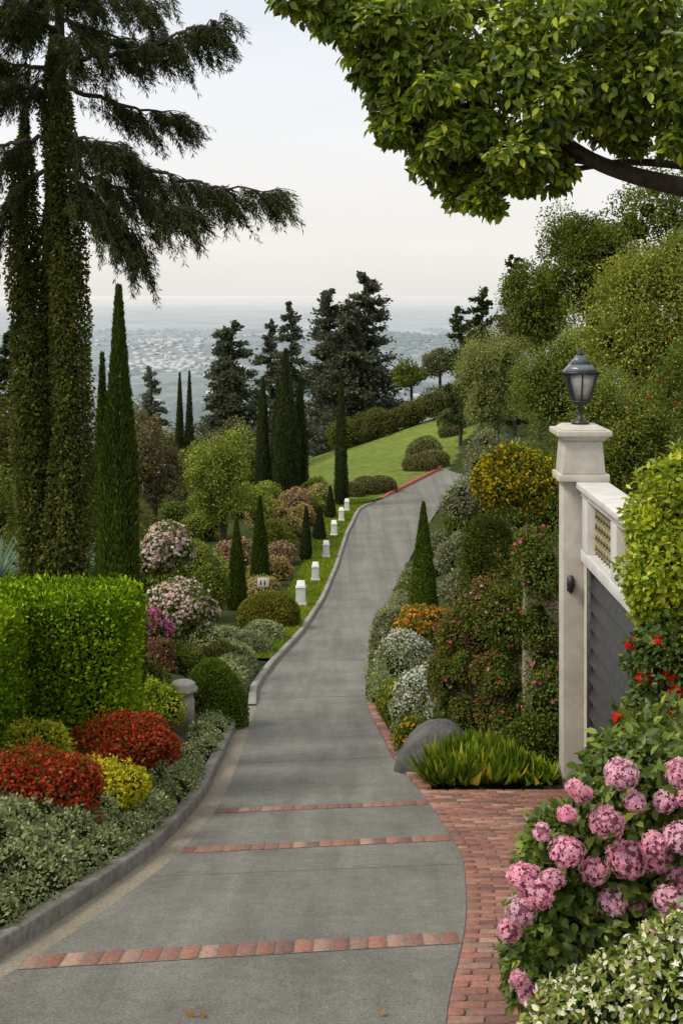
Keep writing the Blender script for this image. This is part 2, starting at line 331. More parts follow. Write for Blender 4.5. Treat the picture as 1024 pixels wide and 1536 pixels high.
# ------------------------------------------------------------ foliage generators
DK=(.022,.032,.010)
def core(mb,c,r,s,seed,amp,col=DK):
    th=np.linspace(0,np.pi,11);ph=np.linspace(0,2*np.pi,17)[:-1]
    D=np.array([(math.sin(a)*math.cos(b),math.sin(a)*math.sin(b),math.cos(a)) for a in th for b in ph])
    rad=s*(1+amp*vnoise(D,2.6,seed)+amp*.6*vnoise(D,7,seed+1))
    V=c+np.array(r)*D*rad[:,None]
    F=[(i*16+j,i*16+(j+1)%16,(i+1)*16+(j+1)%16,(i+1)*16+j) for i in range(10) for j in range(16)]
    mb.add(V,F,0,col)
def blob(mb,c,r,n,size,cols,shell=.68,amp=.16,T=DIA,up=.3,rnd=.9,cr=True,droop=0,fl=None,seed=None,mat=0,gclip=True,var=.28):
    c=np.array(c,float); r=np.array(r,float); seed=seed or int(R.integers(1e6))
    d=rdir(n); d=d[(d[:,2]>-.75)]
    u=R.random(len(d))**.6
    nz=1+amp*vnoise(d,2.6,seed)+amp*.6*vnoise(d,7,seed+1)
    if amp>=.13:
        sp=np.clip(vnoise(d,14,seed+7)-.35,0,1)*R.random(len(d)); nz=nz+.45*sp
    P=c+r*d*(nz*(shell+(1-shell)*u))[:,None]
    Nn=norm(d/r*r.mean()+rnd*rdir(len(d))+np.array([0,0,up]))
    L=norm(np.cross(Nn,rdir(len(d)))+np.array([0,0,-droop])+d*.5)
    col=mixcol(cols,d,4,seed+2,var)
    if gclip:
        k=P[:,2]>ground(P[:,0],P[:,1],False)-.03; P,Nn,L,col,d=P[k],Nn[k],L[k],col[k],d[k]
    scatter(mb,T,P,L,Nn,size*R.uniform(.65,1.25,len(P)),col,mat)
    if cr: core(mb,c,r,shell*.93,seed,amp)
    if fl:
        nf,fs,fcols=fl[:3]; clump=fl[3] if len(fl)>3 else 0
        d=rdir(nf*3); d=d[d[:,2]>-.35]
        if clump: 
            k=vnoise(d,5,seed+9)+.35*R.normal(size=len(d))>clump-.5; d=d[k]
        d=d[:nf]
        nz=1+amp*vnoise(d,2.6,seed)+amp*.6*vnoise(d,7,seed+1)
        P=c+r*d*(nz*R.uniform(.95,1.06,len(d)))[:,None]
        if gclip: k=P[:,2]>ground(P[:,0],P[:,1],False); P=P[k]; d=d[k]
        Nn=norm(d+.5*rdir(len(d))+np.array([0,-.2,.2])); L=norm(np.cross(Nn,rdir(len(d))))
        fc=np.array(fcols)[R.integers(0,len(fcols),len(P))]*R.uniform(.75,1.15,(len(P),1))
        scatter(mb,FL5,P,L,Nn,fs*R.uniform(.7,1.3,len(P)),fc,2)
MT=[LEAF,BARK,PETAL]
def shrub(name,x,y,zc,r,n,size,cols,sub=0,subr=.5,mats=MT,**kw):
    mb=MB(); g0=G(x,y)
    if sub:
        c0=np.array((x,y,zc)); r=np.array(r)
        blob(mb,c0,r*.78,n//3,size,cols,**kw)
        for i in range(sub):
            d=rdir(1)[0]; d[2]=abs(d[2])*1.0-.3; d[1]=-abs(d[1])*.8 if i%3 else d[1]
            blob(mb,c0+r*d*.66,r*subr*R.uniform(.65,1.15),n//sub,size,cols,**kw)
    else: blob(mb,(x,y,zc),r,n,size,cols,**kw)
    for i in range(5):
        a=R.uniform(0,6.28); tube(mb,[(x+.05*math.cos(a),y+.05*math.sin(a),g0-.1),(x+r[0]*.4*math.cos(a),y+r[1]*.4*math.sin(a),max(zc,g0+.05))],[.02,.008],1,seg=5)
    return mb.build(name,mats,org=(x,y,g0))
def cyp(mb,x,y,z0,z1,r,n,size,cols,cone=False,amp=.1,seed=3,T=DIA,out=.35):
    h=z1-z0; 
    def prof(t): 
        return ((1-t)**.85*(.65+.35*np.minimum(1,t/.08)) if cone else (1-t**2.2)**1.0*(1-.25*t)*(.8+.2*np.minimum(1,t/.1)))
    t=R.random(n)**(1.15 if not cone else 1.4); th=R.random(n)*6.283
    Q=np.stack([np.cos(th),np.sin(th),t*h/r*.22],-1)
    f=prof(t)*(1+amp*vnoise(Q,3,seed)+amp*.8*vnoise(Q,9,seed+1))*(.72+.3*R.random(n)**.6)
    P=np.stack([x+r*f*np.cos(th),y+r*f*np.sin(th),z0+h*t],-1)
    O=np.stack([np.cos(th),np.sin(th),0*th],-1)
    L=norm(np.array([0,0,1.])+out*O+.35*rdir(n)); Nn=norm(O+.8*rdir(n))
    scatter(mb,T,P,L,Nn,size*R.uniform(.6,1.3,n),mixcol(cols,Q,3,seed+5,.3),0)
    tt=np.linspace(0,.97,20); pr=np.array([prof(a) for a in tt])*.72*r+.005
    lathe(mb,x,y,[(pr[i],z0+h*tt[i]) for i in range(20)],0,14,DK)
    tube(mb,[(x,y,z0-.3),(x,y,z0+h*.3)],[r*.25,r*.12],1)
def cypress(x,y,ztop,r,n,size,cols,name='cypress_tree',**kw):
    mb=MB(); g=G(x,y); cyp(mb,x,y,g+.02,ztop,r,n,size,cols,**kw); return mb.build(name,MT,org=(x,y,g))
def conifer(x,y,ztop,r,cols,nb=70,per=200,size=.45,name='pine_tree',low=.15,droop=.15,exp=.75,rise=.35):
    mb=MB(); g=G(x,y); h=ztop-g
    tube(mb,[(x,y,g-.3),(x+.1,y,g+h*.5),(x,y,ztop-.2)],[r*.1,r*.07,.03],1)
    for i in range(nb):
        t=low+(1-low)*(i+R.random())/nb; a=R.uniform(0,6.283)
        Lb=r*((1-t)**exp+.04)*R.uniform(.45,1.15); z=g+h*t
        dirv=np.array([math.cos(a),math.sin(a),R.uniform(-.1,rise)])
        k=int(per*(Lb/r+.15)); s=R.random(k)**.7
        P=np.array([x,y,z])+dirv*Lb*s[:,None]; P[:,2]-=droop*Lb*s**2
        P+=R.normal(size=(k,3))*np.array([.13,.13,.06])*Lb*(.5+s)[:,None]+R.normal(size=(k,3))*.08
        Nn=norm(rdir(k)+np.array([0,0,.8])); L=norm(dirv+.8*rdir(k))
        scatter(mb,DIA,P,L,Nn,size*R.uniform(.6,1.2,k),mixcol(cols,P,1.2,i,.3),0)
        if i%2==0: tube(mb,[(x,y,z),tuple(np.array([x,y,z])+dirv*Lb*.8)],[.05*r/2,.012],1,seg=4)
    return mb.build(name,MT,org=(x,y,g))
def tree(x,y,zc,r,n,size,cols,sub=14,subr=.42,name='broadleaf_tree',cr=True,T=DIA,shell=.5,fl=None,droop=0,**kw):
    mb=MB(); g=G(x,y); c0=np.array((x,y,zc)); r=np.array(r,float)
    tr=.07*r[0]+.03
    base=np.array([x,y,g-.3]); fork=np.array([x+.05*r[0],y,max(g+.4,zc-r[2]*.55)])
    tube(mb,[base,(base+fork)/2+np.array([.03*r[0],0,0]),fork],[tr*1.3,tr,tr*.8],1)
    for i in range(sub):
        d=rdir(1)[0]; rr=R.uniform(.35,.75)
        if i%2: d[1]=-abs(d[1])
        c=c0+r*d*rr; c[2]=max(c[2],g+.3)
        q=r*subr*R.uniform(.55,1.3)
        blob(mb,c,q,n//sub,size,cols,shell=shell,amp=.22,cr=False,T=T,droop=droop,fl=fl,**kw)
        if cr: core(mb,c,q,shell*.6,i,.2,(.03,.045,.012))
        tube(mb,smoothpath([fork,(fork+c)/2+np.array([0,0,-.05*r[2]]),c],3),np.linspace(tr*.5,.01,7),1,seg=5)
    return mb.build(name,MT,org=(x,y,g))
g_cyp=((.022,.042,.010),(.055,.088,.014),(.10,.13,.02))
g_dark=((.020,.034,.014),(.042,.060,.024),(.06,.07,.02))
g_hedge=((.045,.105,.006),(.135,.225,.008),(.24,.33,.02),.18)
g_mid=((.036,.058,.012),(.090,.124,.024),(.15,.18,.03))
g_lite=((.075,.11,.02),(.165,.215,.045),(.25,.30,.07))
g_willow=((.09,.12,.045),(.18,.22,.075),(.28,.32,.12))
g_sage=((.085,.12,.055),(.17,.22,.115),(.27,.31,.19),.15)
g_grey=((.075,.095,.055),(.155,.185,.11),(.2,.22,.16))
g_olive=((.038,.048,.016),(.088,.094,.034),(.13,.11,.03))
def hedge(name,boxes,n_per,size,cols):
    mb=MB()
    for (x0,x1,y0,y1,z0,z1) in boxes:
        c=np.array([(x0+x1)/2,(y0+y1)/2,(z0+z1)/2]); hh=np.array([(x1-x0)/2,(y1-y0)/2,(z1-z0)/2])
        ar=[hh[1]*hh[2],hh[1]*hh[2],hh[0]*hh[2],hh[0]*hh[2]*.4,hh[0]*hh[1]]
        for f,(ax,sg) in enumerate(((0,1),(0,-1),(1,-1),(1,1),(2,1))):
            n=int(n_per*ar[f]*4); U=R.uniform(-1,1,(n,3)); U[:,ax]=sg
            P=c+U*hh
            q=.2; inn=np.clip(P,[x0+q,y0+q,z0-1],[x1-q,y1-q,z1-q]); dv=P-inn; l=np.linalg.norm(dv,axis=1,keepdims=True); P=inn+dv/np.maximum(l,1e-6)*np.minimum(l,q)
            nn=norm(dv+1e-6)
            P+= nn*(.045*vnoise(P,2.2,5)+.03*vnoise(P,9,6)-.12*R.random(n)**1.5+.06*(R.random(n)<.08))[:,None]
            Nn=norm(nn+.9*rdir(n)+np.array([0,0,.25])); L=norm(np.array([0,0,.6])+nn*.6+rdir(n))
            scatter(mb,DIA,P,L,Nn,size*R.uniform(.6,1.3,n),mixcol(cols,P,2.2,8,.34),0)
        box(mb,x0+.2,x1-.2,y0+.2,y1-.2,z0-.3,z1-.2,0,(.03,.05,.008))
    return mb.build(name,[LEAF],org=(boxes[0][0],boxes[0][2],boxes[0][4]))
hedge('clipped_hedge',[(-7.5,-2.56,16.0,17.3,-5.8,-3.62),(-7.5,-3.76,13.4,16.1,-5.4,-3.60)],3000,.055,g_hedge)
# sage border
mb=MB(); ys=np.sort(R.uniform(6.5,26.5,185))
for i,yv in enumerate(ys):
    for off in (.58,.86,1.15):
        if off>.8 and yv>18.5: continue
        if off>1 and yv>12.3: continue
        xx=float(XL(yv))-off+R.normal()*.04
        g=G(xx,yv); blob(mb,(xx,yv,g+.03),(.21*R.uniform(.8,1.2),.25,.21*R.uniform(.8,1.15)),400,.042,g_sage,shell=.76,amp=.14,up=.5,seed=50+i)
mb.build('border_hedge',MT,org=(-2.5,12,G(-2.5,12)))
rd=((.11,.022,.010),(.21,.04,.014),(.07,.08,.02),.16); rfl=[(.48,.06,.035),(.40,.035,.02),(.52,.12,.06)]
shrub('red_barberry_shrub',-3.0,12.9,-4.80,(.68,.5,.58),15000,.045,rd,sub=11,subr=.42,fl=(130,.042,rfl))
shrub('red_barberry_shrub',-2.52,15.3,-5.12,(.70,.5,.46),14000,.045,rd,sub=10,subr=.42,fl=(120,.042,rfl))
shrub('golden_shrub',-2.60,13.9,-5.10,(.62,.5,.42),13000,.045,((.19,.21,.02),(.35,.33,.025),(.12,.2,.02),.2),sub=8,subr=.45,fl=(50,.045,[(.58,.5,.03)]))
shrub('golden_shrub',-3.35,14.6,-4.98,(.5,.4,.42),7000,.045,((.14,.18,.02),(.28,.30,.03),(.12,.2,.02),.15),sub=6)
shrub('green_shrub',-2.75,11.3,-4.75,(.42,.5,.32),7000,.045,g_sage,sub=6)
shrub('green_shrub',-3.2,12.2,-4.95,(.5,.5,.35),6000,.045,g_sage,sub=6)
shrub('light_green_shrub',-2.95,20.6,-6.3,(.50,.45,.58),11000,.05,((.09,.14,.02),(.19,.26,.03),(.3,.36,.05)),sub=8)
cols_ball=((.032,.062,.010),(.08,.125,.018),(.12,.17,.03))
mb=MB(); blob(mb,(-2.30,23.9,-7.45),(.62,.6,1.02),22000,.045,cols_ball,shell=.85,amp=.04); mb.build('clipped_bush',MT,org=(-2.30,23.9,G(-2.3,23.9)))
shrub('clipped_bush',-2.38,44,-10.40,(1.02,.9,.78),18000,.075,((.06,.075,.012),(.14,.14,.025),(.18,.18,.04)),shell=.85,amp=.05)
for x,y,r in((-3.4,38.5,1.0),(-2.6,37.2,.7),(-3.0,35,.7),(-2.35,40.5,.7),(-2.55,33,.5),(-2.6,31,.5),(-2.5,29,.45)):
    shrub('sage_mound',x,y,G(x,y)+.12,(r,.8,.42),7000,.07,g_sage,shell=.8,amp=.1,up=.5)
wp=[(.78,.66,.60),(.74,.56,.53),(.80,.74,.68),(.62,.38,.38),(.70,.48,.46)]
shrub('pink_white_azalea',-4.75,36,-6.85,(.95,.9,1.02),9000,.08,g_mid,sub=11,subr=.44,fl=(210,.095,wp,.3))
shrub('pink_white_azalea',-3.85,31.5,-7.45,(1.08,.9,1.05),9000,.08,g_mid,sub=11,subr=.44,fl=(220,.085,wp,.3))
shrub('magenta_bougainvillea',-3.85,27.5,-6.75,(.36,.35,.42),3000,.06,g_mid,sub=6,fl=(100,.075,[(.6,.08,.32),(.55,.12,.36),(.65,.25,.45)]))
shrub('heather_shrub',-3.75,27,-7.4,(.5,.4,.7),5000,.06,((.10,.06,.04),(.14,.09,.06),(.06,.09,.03)),sub=5)
shrub('green_shrub',-3.35,27.5,-7.7,(.75,.6,.75),9000,.06,g_mid,sub=6)
shrub('green_shrub',-4.0,41,-8.9,(.8,.8,.9),8000,.08,g_mid,sub=5)
shrub('green_shrub',-5.2,45,-9.2,(1.3,1,1.3),8000,.1,g_lite,sub=6)
shrub('green_shrub',-3.1,33,-9.0,(.8,.7,.7),7000,.07,g_olive,sub=5)
shrub('green_shrub',-4.6,23,-5.9,(.8,.6,.9),8000,.07,g_mid,sub=5)
shrub('green_shrub',-3.5,22.3,-6.5,(.6,.6,.6),7000,.06,g_mid,sub=5)
shrub('green_shrub',-6.2,27,-5.9,(1.2,.6,1.1),8000,.09,g_mid,sub=6)
for x,y,h in((-5.75,22,1.25),(-4.45,22.3,1.1),(-6.4,22,1.3),(-5.2,22.6,1.1)):
    mb=MB(); g=-4.95; n=46; a=R.random(n)*6.28; el=R.uniform(.25,1.35,n)
    L=np.stack([np.cos(a)*np.cos(el),np.sin(a)*np.cos(el),np.sin(el)],-1); P=np.tile([x,y,g],(n,1))+L*.05
    scatter(mb,blade(.055,-.25),P,L,np.stack([np.cos(a)*-.4,np.sin(a)*-.4,0*a+1],-1),h*R.uniform(.7,1,n),np.array([.17,.25,.16])*R.uniform(.7,1.2,(n,1)))
    tube(mb,[(x,y,G(x,y)-.2),(x,y,g)],[.12,.1],1)
    mb.build('agave_plant',MT,org=(x,y,G(x,y)))
# cypresses
cypress(-3.17,19,.16,.38,36000,.08,g_cyp,T=THIN,amp=.11,seed=1)
cypress(-4.30,24,-1.0,.24,12000,.09,g_cyp,T=THIN,seed=4)
for x,y,zt,r in((-3.77,48,-7.95,.36),(-3.3,54,-8.0,.38),(-.02,76,-4.1,.40),(-4.7,80,-4.7,.5),(-2.5,80,-4.6,.6),(-3.9,82,-4.9,.5),(-10.9,90,-5.0,.42),(-10.25,90,-4.9,.42)):
    cypress(x,y,zt,r,9000,.16 if y>60 else .12,g_dark if y>60 else g_cyp,T=THIN,seed=int(y+x))
cypress(-3.3,79,-3.0,.85,14000,.2,g_dark,T=THIN,amp=.2,seed=9)
for x,y,zt,r in((-1.62,61,-9.5,.30),(-1.09,66,-10.3,.36),(-.6,72,-10.1,.32)):
    cypress(x,y,zt,r,5000,.10,g_dark,cone=True,seed=int(y))
cypress(2.33,38,-5.80,.52,28000,.075,((.03,.06,.01),(.08,.13,.02),(.12,.17,.03)),cone=True,amp=.05,seed=21)
# ivy-clad cedar
IV=((.030,.045,.012),(.08,.10,.026),(.13,.13,.035))
mb=MB(); g=G(-4.5,21)
for (x,y,zt,r,n,s) in((-4.40,21,4.3,.38,40000,31),(-4.95,21.2,3.0,.31,28000,32),(-4.66,21.3,1.9,.27,15000,33)):
    t=R.random(n); th=R.random(n)*6.283; h=zt-g
    Q=np.stack([np.cos(th),np.sin(th),t*h/r*.3],-1)
    taper=np.clip(1.25-.5*t,0,2)*np.clip((1-t)*9,0.15,1)
    f=taper*(.85+.30*vnoise(Q,2.2,s)+.16*vnoise(Q,6,s+1))*(.6+.45*R.random(n))
    lean=.12*np.sin(t*5+s)
    P=np.stack([x+lean+r*f*np.cos(th),y+r*f*np.sin(th),g+h*t],-1); O=np.stack([np.cos(th),np.sin(th),0*th-.3],-1)
    scatter(mb,DIA,P,norm(O*.4+rdir(n)+np.array([0,0,-.4])),norm(O+.9*rdir(n)),.065*R.uniform(.6,1.3,n),mixcol(IV,Q,3,s+5,.3),0)
    zz=np.linspace(0,1,14)
    tube(mb,[(x+.12*math.sin(q*5+s),y,g-.3+(h+.2)*q) for q in zz],[r*.55*(1.15-.75*q) for q in zz],0,DK,9)
tube(mb,[(-4.40,21,2.5),(-4.45,21,5),(-4.5,21,8)],[.10,.07,.04],1)
CED=((.020,.032,.015),(.046,.061,.025),(.075,.08,.03))
BR=[[(-4.4,21,3.7),(-3.3,20.6,3.85),(-2.4,20.4,4.1),(-1.72,20.3,4.32)],
[(-4.3,21,2.6),(-3.1,20.6,2.05),(-2.0,20.4,1.70),(-.95,20.3,1.68)],
[(-4.4,21,3.4),(-3.4,21.3,3.1),(-2.6,21.5,3.0)],
[(-4.3,21,2.0),(-3.5,20.7,1.3),(-3.1,20.5,.9)],
[(-4.4,21,4.2),(-5.2,20.6,4.55),(-5.9,20.5,4.7)],
[(-4.5,21,2.6),(-5.4,20.7,2.4),(-6.0,20.6,1.9)],
[(-4.45,21,5.0),(-3.5,20.8,4.85),(-2.9,20.7,4.6)],
[(-4.3,21,2.2),(-3.2,20.4,1.6),(-2.3,20.2,1.35)],
[(-4.6,21,2.1),(-5.3,20.8,1.5),(-5.6,20.6,.7)],
[(-4.5,21,4.9),(-5.1,21.5,4.9),(-5.8,22,4.6)],
[(-4.45,21,5.6),(-3.6,21,5.6),(-2.9,21,5.3)],
[(-4.45,21,5.4),(-5.3,21,5.4),(-5.9,21,5.2)],
[(-4.4,21,3.2),(-5.1,20.3,3.3),(-5.8,20,3.2)],
[(-4.4,21,4.4),(-3.7,21.6,4.3),(-3.2,22,4.25)],
[(-4.4,21,2.7),(-3.9,20.4,2.4),(-3.3,20.2,2.35)],[(-4.4,21,1.7),(-3.8,20.5,1.5),(-3.45,20.4,1.1)],
[(-4.5,21,3.6),(-5.2,21.4,3.8),(-5.7,21.6,3.9)],
[(-4.45,20.9,4.7),(-4.2,20.2,4.8),(-3.7,19.8,4.7)],[(-4.45,20.9,4.4),(-4.7,20.2,4.4),(-5.2,19.8,4.3)],[(-4.45,20.9,5.2),(-4.3,20.0,5.1),(-4.0,19.5,4.9)],[(-4.4,20.9,3.9),(-4.2,20.2,4.0),(-3.9,19.8,3.8)],[(-4.5,21,5.1),(-5.0,20.3,5.0),(-5.6,20,4.8)]]
DRP=np.array([0,0,-1.])
for bi,br in enumerate(BR):
    p=smoothpath(br,8); p[1:-1]+=R.normal(size=(len(p)-2,3))*.03; n=len(p); tube(mb,p,np.linspace(.045,.008,n),1,seg=6)
    Lt=np.sum(np.linalg.norm(np.diff(p,axis=0),axis=1)); nt_=int(Lt*17)
    for k in range(nt_):
        s=R.uniform(.05,1)**.8; q=p[int(s*(n-1))]; tang=norm(p[min(n-1,int(s*(n-1))+1)]-p[max(0,int(s*(n-1))-1)])
        side=np.array([0,R.choice([-1,1]),0])*R.uniform(.2,1)
        d=norm(tang*R.uniform(.5,1.2)+side*.7+np.array([0,0,R.uniform(-.8,.3)]))
        tl=R.uniform(.25,.72)*(1.15-.4*s)*(1.25 if bi in(1,3,7) else 1)
        u=np.linspace(0,1,7); bp_=q+d*tl*u[:,None]; bp_[:,2]-=.35*tl*u**2; tube(mb,bp_,np.linspace(.010,.004,7),1,seg=3)
        for v in range(int(10*tl/.4)+2):
            uu=R.random(); q2=q+d*tl*uu; q2[2]-=.35*tl*uu**2; hl_=R.uniform(.08,.38)
            d2=norm(d*.5+DRP*R.uniform(.3,1.5)+.35*rdir(1)[0]); m_=int(8+hl_*50); w_=R.random(m_)
            P=q2+d2*hl_*w_[:,None]+R.normal(size=(m_,3))*.012
            scatter(mb,NEED,P,norm(d2+.75*rdir(m_)),rdir(m_),.105*R.uniform(.6,1.2,m_),mixcol(CED,P,3,bi,.3),0)
mb.build('cedar_tree',MT,org=(-4.5,21,g))
# distant pines
pd=((.042,.056,.042),(.070,.087,.062),(.08,.09,.06))  # pine greens paled, so distance haze sits in the leaf colour
conifer(2.6,150,2.9,4.6,pd,nb=110,per=260,size=.5,low=.08,exp=.48,droop=-.02)
conifer(-1.4,152,1.0,4.4,pd,nb=100,per=260,size=.5,low=.08,exp=.5,droop=-.02)
conifer(.6,147,-.6,4.2,pd,nb=90,per=240,size=.5,low=.05,exp=.5,droop=0)
conifer(-5.0,132,-.3,2.7,pd,nb=80,per=190,size=.42,exp=.6)
conifer(-7.2,135,-2.2,2.6,pd,nb=70,per=190,size=.42,exp=.55)
conifer(-9.2,112,-1.9,2.9,pd,nb=100,per=240,size=.4,exp=.45,droop=0)
conifer(-10.4,118,-4.2,2.2,pd,nb=60,per=200,size=.4,exp=.5,droop=0)
conifer(-15.4,108,-5.6,2.2,((.055,.075,.06),(.095,.12,.09),(.05,.06,.03)),nb=60,per=120,size=.36,low=.2)
conifer(-23.6,95,-2.0,2.4,g_dark,nb=70,per=190,size=.4)
conifer(-21.6,90,-4.5,2.2,g_dark,nb=60,per=160,size=.4)
conifer(11.9,92,3.0,1.8,g_dark,nb=60,per=190,size=.3,name='conifer_tree',exp=.5)
conifer(10.2,97,.8,1.9,g_dark,nb=60,per=190,size=.3,name='conifer_tree',exp=.5)
conifer(8.9,100,-.6,1.5,g_dark,nb=50,per=160,size=.3,name='conifer_tree',exp=.5)
br_=((.065,.065,.035),(.115,.108,.055),(.13,.11,.05)); g_hz=((.055,.070,.034),(.105,.12,.058),(.14,.14,.06))  # g_hz: tree green with distance haze mixed into the colour
tree(-14.0,85,-9.6,(3.0,3,3.9),16000,.2,br_,sub=16)
tree(-11.0,78,-9.8,(1.9,2,3.4),10000,.18,br_,sub=11)
tree(-17.0,80,-9.9,(2.8,3,3.6),12000,.2,g_hz,sub=13)
tree(-9.0,84,-10.6,(2.0,2,2.6),9000,.18,g_hz,sub=10)
tree(-13,60,-9.6,(2.6,2,2.6),12000,.15,g_mid,sub=13)
tree(-9.6,56,-10,(2.0,2,2.2),11000,.13,g_olive,sub=12)
tree(-20,75,-8.8,(3.2,3,4),10000,.2,g_olive,sub=12)
tree(-12,40,-6.3,(2.2,2,2.2),9000,.12,g_dark,sub=10)
tree(-9.2,34,-5.9,(1.5,2,1.9),9000,.10,g_mid,sub=10)
tree(-7.2,48,-9.3,(1.5,1.4,1.7),9000,.11,g_mid,sub=10)
tree(-7.6,100,-11.5,(2.4,2.5,3),8000,.2,g_hz,sub=9)
tree(-12.5,105,-12,(3,2.5,3),8000,.22,g_hz,sub=9)
tree(-5.4,86,-11.2,(1.8,1.6,2.0),7000,.18,g_mid,sub=9)
tree(-5.6,62,-8.2,(2.05,1.8,2.6),22000,.12,g_lite,sub=34,subr=.27,cr=False,shell=.2,name='young_maple_tree')
tree(-4.3,66,-9.9,(1.3,1.2,1.6),7000,.12,g_lite,sub=10,cr=False,shell=.3,name='young_maple_tree')
for k,(x,y,r) in enumerate([(-3.0,56,.8),(-2.8,60,.8),(-3.2,64,1.0),(-2.4,67,.8),(-2.0,70,.8),(-2.6,73,1.1),(-1.6,74,.8),(-1.2,77,.8),(-3.6,69,1.2),(-4.6,58,1.1),(-1.6,79,.9),(-3.0,50.5,.8),(-4.6,52,1.1),(-6.4,56,1.2),(-6.8,66,1.3),(-8.2,70,1.4),(-5.4,72,1.2),(-4.2,76,1.1),(-6.6,76,1.4),(-9.4,66,1.4),(-5.9,50,1.1),(-8.4,61,1.3)]):
    pal=[((.14,.13,.05),(.26,.22,.10),(.32,.22,.13)),((.13,.10,.06),(.22,.16,.10),(.1,.12,.04)),g_lite,((.13,.15,.05),(.24,.24,.09),(.3,.25,.12))][k%4]
    if k>12: pal=(g_mid,g_olive,g_lite)[k%3]
    shrub('garden_shrub',x,y,G(x,y)+r*.5,(r,r*.8,r*.9),4200,.11,pal,sub=6,fl=(60,.10,[(.6,.42,.34),(.65,.52,.36),(.55,.28,.25)]) if (k%2 and k<13) else None)
for x,y,r,rz in((1.5,80.5,.9,.7),(2.5,81.5,.9,.65),(.7,79.3,.7,.6),(5.3,90,1.15,.75),(6.3,92,1.1,.8),(5.9,95,1.3,1.2),(9.5,108,1.7,1.2),(8.6,105,1.0,.8)):
    shrub('mounded_shrub',x,y,G(x,y)+rz*.35,(r,r*.9,rz),6500,.11,((.06,.07,.03),(.13,.14,.06),(.16,.14,.08)),shell=.82,amp=.09)
mb=MB()
for k in range(26):
    u=k/25; x=-.2+u*12.5+R.normal()*.3; y=118+R.uniform(-1,3); r=R.uniform(.8,1.5)
    blob(mb,(x,y,G(x,y)+r*.75+.5*u),(r,r,r*1.05),2600,.17,[g_mid,g_olive,g_hz][k%3],amp=.22)
mb.build('hilltop_shrubbery',MT,org=(6,118,G(6,118)))
tree(9.2,126,-5.9,(1.9,1.8,1.8),6000,.22,g_hz,sub=10)
tree(6.4,124,-7.2,(1.9,1.8,1.5),5000,.22,g_mid,sub=8)
tree(12.2,115,-4.5,(2.6,2,3.2),8000,.2,g_mid,sub=10)
# right side trees
tree(8.0,70,-3.9,(2.4,2.3,3.4),50000,.13,g_willow,sub=36,subr=.36,shell=.45,T=THIN,droop=.2,name='willow_tree')
tree(8.9,38,-.7,(2.7,2.4,3.2),62000,.09,((.075,.105,.02),(.175,.215,.045),(.27,.30,.07)),sub=46,subr=.30,shell=.3)
tree(7.6,45,-3.2,(2.2,2,2.7),34000,.095,((.055,.085,.018),(.13,.17,.035),(.2,.25,.06)),sub=28,subr=.34,shell=.35)
tree(10.3,56,1.6,(2.7,2.4,2.9),32000,.125,g_mid,sub=28,subr=.34,shell=.4)
tree(13.2,52,2.4,(3.2,2.6,3.6),30000,.13,g_mid,sub=26,subr=.34,shell=.4)
tree(9.4,64,-.2,(1.9,1.8,2.6),16000,.14,g_mid,sub=18)
tree(11.8,80,-1.6,(2.4,2.4,3),12000,.18,g_olive,sub=14)
tree(6.4,30,-3.1,(1.6,1.3,1.7),34000,.065,((.055,.085,.018),(.14,.18,.035),(.2,.25,.06)),sub=28,subr=.34,shell=.35,fl=(4,.07,[(.5,.03,.04)]))
tree(7.6,27,-2.4,(1.6,1.2,2.2),28000,.065,g_mid,sub=24,subr=.34,shell=.35,fl=(4,.07,[(.5,.03,.04)]))
tree(5.2,35,-5.2,(1.4,1.3,1.7),18000,.075,g_mid,sub=18)
tree(6.3,52,-6.4,(1.4,1.3,1.8),12000,.10,g_grey,sub=14)
for x,y,z,r,pal in((3.9,41,-8.0,1.0,g_grey),(4.3,43,-6.5,1.0,g_grey),(5.4,60,-9.6,.9,g_mid),(8.8,76,-8.6,1.1,g_mid),(4.1,50,-9.4,.9,g_grey),(3.5,28,-5.9,.8,g_mid),(2.5,31,-8.0,.6,g_mid),(4.6,46,-7.6,1.0,g_mid),(7.7,66,-8.3,1.3,g_mid),(3.1,33,-7.2,.7,g_grey),(2.2,36,-9.2,.5,g_mid),(2.4,43,-10.2,.6,g_grey),(3.0,48,-10.7,.6,g_olive),(3.9,55,-11,.7,g_mid)):
    shrub('hillside_shrub',x,y,z,(r,r*.8,r*1.0),8000,.085 if y<50 else .12,pal,sub=8)
mb=MB()
for yv in np.arange(27.5,60,.55):
    xx=float(XR(yv))+.36+R.uniform(-.06,.12); g=G(xx,yv); blob(mb,(xx,yv,g+.05),(.34,.42,.26*R.uniform(.8,1.4)),900,.06,[g_sage,g_mid,g_grey,g_olive][int(R.integers(4))],amp=.18)
for yv in np.arange(18.6,27.5,.45):
    xx=float(XR(yv))+.42+R.uniform(-.04,.08); g=G(xx,yv); blob(mb,(xx,yv,g+.02),(.20,.28,.17),650,.042,[g_sage,g_mid,g_lite][int(R.integers(3))],amp=.18)
mb.build('edging_plants',MT,org=(1,30,G(1,30)))
shrub('yellow_flowering_shrub',3.1,24,-3.3,(.82,.6,.87),22000,.06,((.05,.07,.012),(.11,.14,.02),(.42,.36,.02),.2),sub=14,subr=.4,fl=(90,.07,[(.66,.50,.02),(.60,.42,.02)],.2))
shrub('green_shrub',2.7,24.3,-4.9,(.8,.6,1.0),12000,.06,g_mid,sub=7)
pk=[(.62,.09,.20),(.68,.15,.29),(.52,.05,.10),(.72,.34,.42)]
